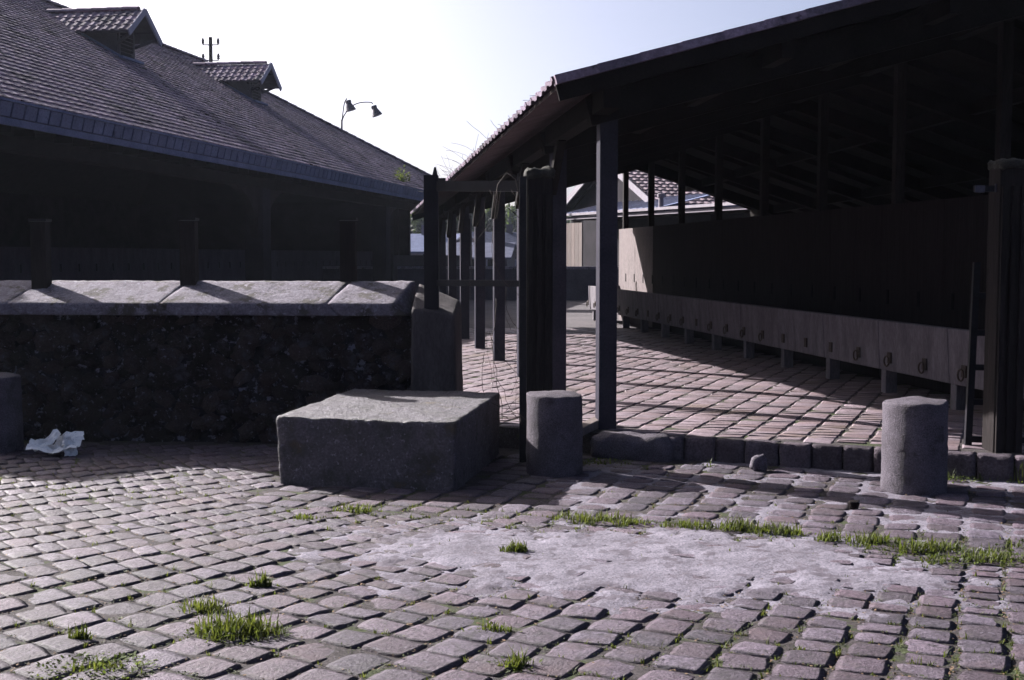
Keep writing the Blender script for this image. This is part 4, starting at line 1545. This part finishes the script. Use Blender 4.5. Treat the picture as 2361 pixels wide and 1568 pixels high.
for x, y, nb, r, h, nl, lab in TUFTS:
    t = thing('weed_tuft', lab, 'weeds', (x, y, -.03))
    gm = MB(); grass_mb(gm, x, y, -.006, int(nb * 1.15), r * 1.3, h)
    gm.build('blades', M['grass'], t)
    if nl:
        lm = MB(); leaf_mb(lm, x, y, -.004, int(nl * 1.2), r * 1.5, h * .4, .022)
        lm.build('leaves', M['leafweed'], t)
# moss, short grass and litter in the joints: beyond counting
gm = MB(); mm = MB(); lt = MB()
def joint_points(n, dens, seed):
    q = random.Random(seed)
    out = []
    for _ in range(n):
        m = q.choice(stone_mats)
        if m.translation.y > 9.4: continue
        side = q.choice((0, 1))
        a = q.uniform(-.56, .56); b = .5 + q.uniform(.0, .07)
        if q.random() < .5: b = -b
        v = m @ Vector((a, b, 0) if side else (b, a, 0))
        if q.random() < dens(v.x, v.y): out.append((v.x, v.y))
    return out


def green(x, y):
    if cement_h(x, y) > .004: return .01
    dens = .45 + 1.1 * noise.noise(Vector((x * .9, y * .9, 7)))
    band = math.exp(-((y - seam(x) - .08) / .24) ** 2) * (.9 if x > -1.5 else .12)
    near = max(0, (6.2 - y) * .26)
    rightw = .5 if (x > 1.9 and 5.7 < y < 7.0) else 0
    return dens * (band * 1.0 + near + rightw * 1.6 + .05)


for x, y in joint_points(30000, green, 3):
    k = random.random()
    if k < .42: grass_mb(gm, x, y, -.006, random.randint(3, 10), .022, random.uniform(.018, .045), .0024, 1.0)
    else: leaf_mb(mm, x, y, -.004, random.randint(5, 11), .022, .016, .012)
gm.build('joint_grass', M['grass'], kind='stuff', label='short grass growing in the joints between the cobbles')
mm.build('joint_moss', M['moss'], kind='stuff', label='moss and tiny leaves in the joints between the cobbles')
def brown(x, y):
    if cement_h(x, y) > .004: return 0
    return .35 + .9 * noise.noise(Vector((x * 1.3, y * 1.3, 17))) + max(0, (6 - y) * .2)


for x, y in joint_points(16000, brown, 9):
    for _ in range(2):
        p = Vector((x + random.uniform(-.012, .012), y + random.uniform(-.012, .012), random.uniform(-.006, .004)))
        a = random.uniform(0, 6.28); l = random.uniform(.003, .010)
        d = Vector((math.cos(a), math.sin(a), random.uniform(-.2, .5))) * l; q_ = Vector((-math.sin(a), math.cos(a), random.uniform(-.3, .3))) * l * .6
        lt.add([p - d, p + q_, p + d, p - q_], [(0, 1, 2, 3)])
lt.build('leaf_litter', M['litter'], kind='stuff', label='dry leaf crumbs and grit in the joints')

# plant on the hall roof and weeds on the shed roof edge
m = MB(); p = Lf(38.7, 10.3, zl(10.3)); leaf_mb(m, p.x, p.y, p.z, 260, .30, .55, .10); grass_mb(m, p.x, p.y, p.z, 60, .2, .5, .01)
m.build('roof_weed', M['leafweed'], label='small green bush rooted in the gutter of the left hall', cat='weeds')
m = MB()
for k in range(26):
    s = random.uniform(10.2, 25); p = R(s, T_E + .25, zr(s, T_E + .25) + .04)
    for j in range(random.randint(2, 6)):
        q = p + Vector((random.uniform(-.1, .1), random.uniform(-.3, .3), 0))
        pts = [q]
        d = Vector((random.gauss(-.3, .5), random.gauss(0, .5), 1)).normalized()
        L_ = random.uniform(.08, .38) * (1.5 if s > 14 else .8)
        for i_ in range(5):
            d = (d + Vector((random.gauss(0, .25), random.gauss(0, .25), -.12))).normalized()
            pts.append(pts[-1] + d * L_ / 5)
        m.tube(pts, .0022, 3)
m.build('dry_roof_grass', M['drygrass'], kind='stuff', label='thin dry stalks growing along the shed roof edge')

# dry creeper hanging by the gate post
m = MB()
rr = random.Random(5)
for k in range(20):
    x = rr.uniform(-.20, .08); y = 9.62 + (x + .3) * -.2 + rr.uniform(-.05, .12)
    z0 = rr.choice([2.12, 1.35, 1.0, .6, .5, .35, .3])
    pts = [Vector((x, y, z0))]
    d = Vector((rr.gauss(0, .4), rr.gauss(0, .2), -1 if z0 > .6 else rr.uniform(-.3, 1))).normalized()
    n_ = rr.randint(10, 22); st = rr.uniform(.035, .075)
    for i_ in range(n_):
        d = (d + Vector((rr.gauss(0, .22), rr.gauss(0, .12), rr.gauss(-.03, .15)))).normalized()
        nx_ = pts[-1] + d * st
        if nx_.z < .03: break
        nx_.x = max(-.34, min(.16, nx_.x))
        pts.append(nx_)
    if len(pts) > 2: m.tube(pts, rr.uniform(.0010, .0024), 4)
for k in range(1):      # loops over the rail
    x = .0 + rr.uniform(-.1, .12)
    m.tube([(x - .1, 9.66, 1.98), (x - .07, 9.62, 2.16), (x, 9.60, 2.25), (x + .07, 9.58, 2.2), (x + .1, 9.56, 2.05)], .003, 4)
m.build('dry_creeper', M['drygrass'], smooth=True, label='bare tangled creeper hanging beside the left gate post', cat='creeper')

# ------------------------------------------------------------------ summer haze over the far ground
hz = MB()
hz.box((0, 135, 6.5), (420, 300, 15.0))
hm = bpy.data.materials.new('haze')
hm.use_nodes = True
hn = hm.node_tree
hn.nodes.clear()
pv = hn.nodes.new('ShaderNodeVolumePrincipled')
pv.inputs['Color'].default_value = (.72, .80, 1.0, 1)
pv.inputs['Density'].default_value = .0002
pv.inputs['Anisotropy'].default_value = .35
ho = hn.nodes.new('ShaderNodeOutputMaterial')
hn.links.new(pv.outputs[0], ho.inputs['Volume'])
hz.build('haze', hm, kind='stuff', label='thin pale haze over the yard and the far hillside')
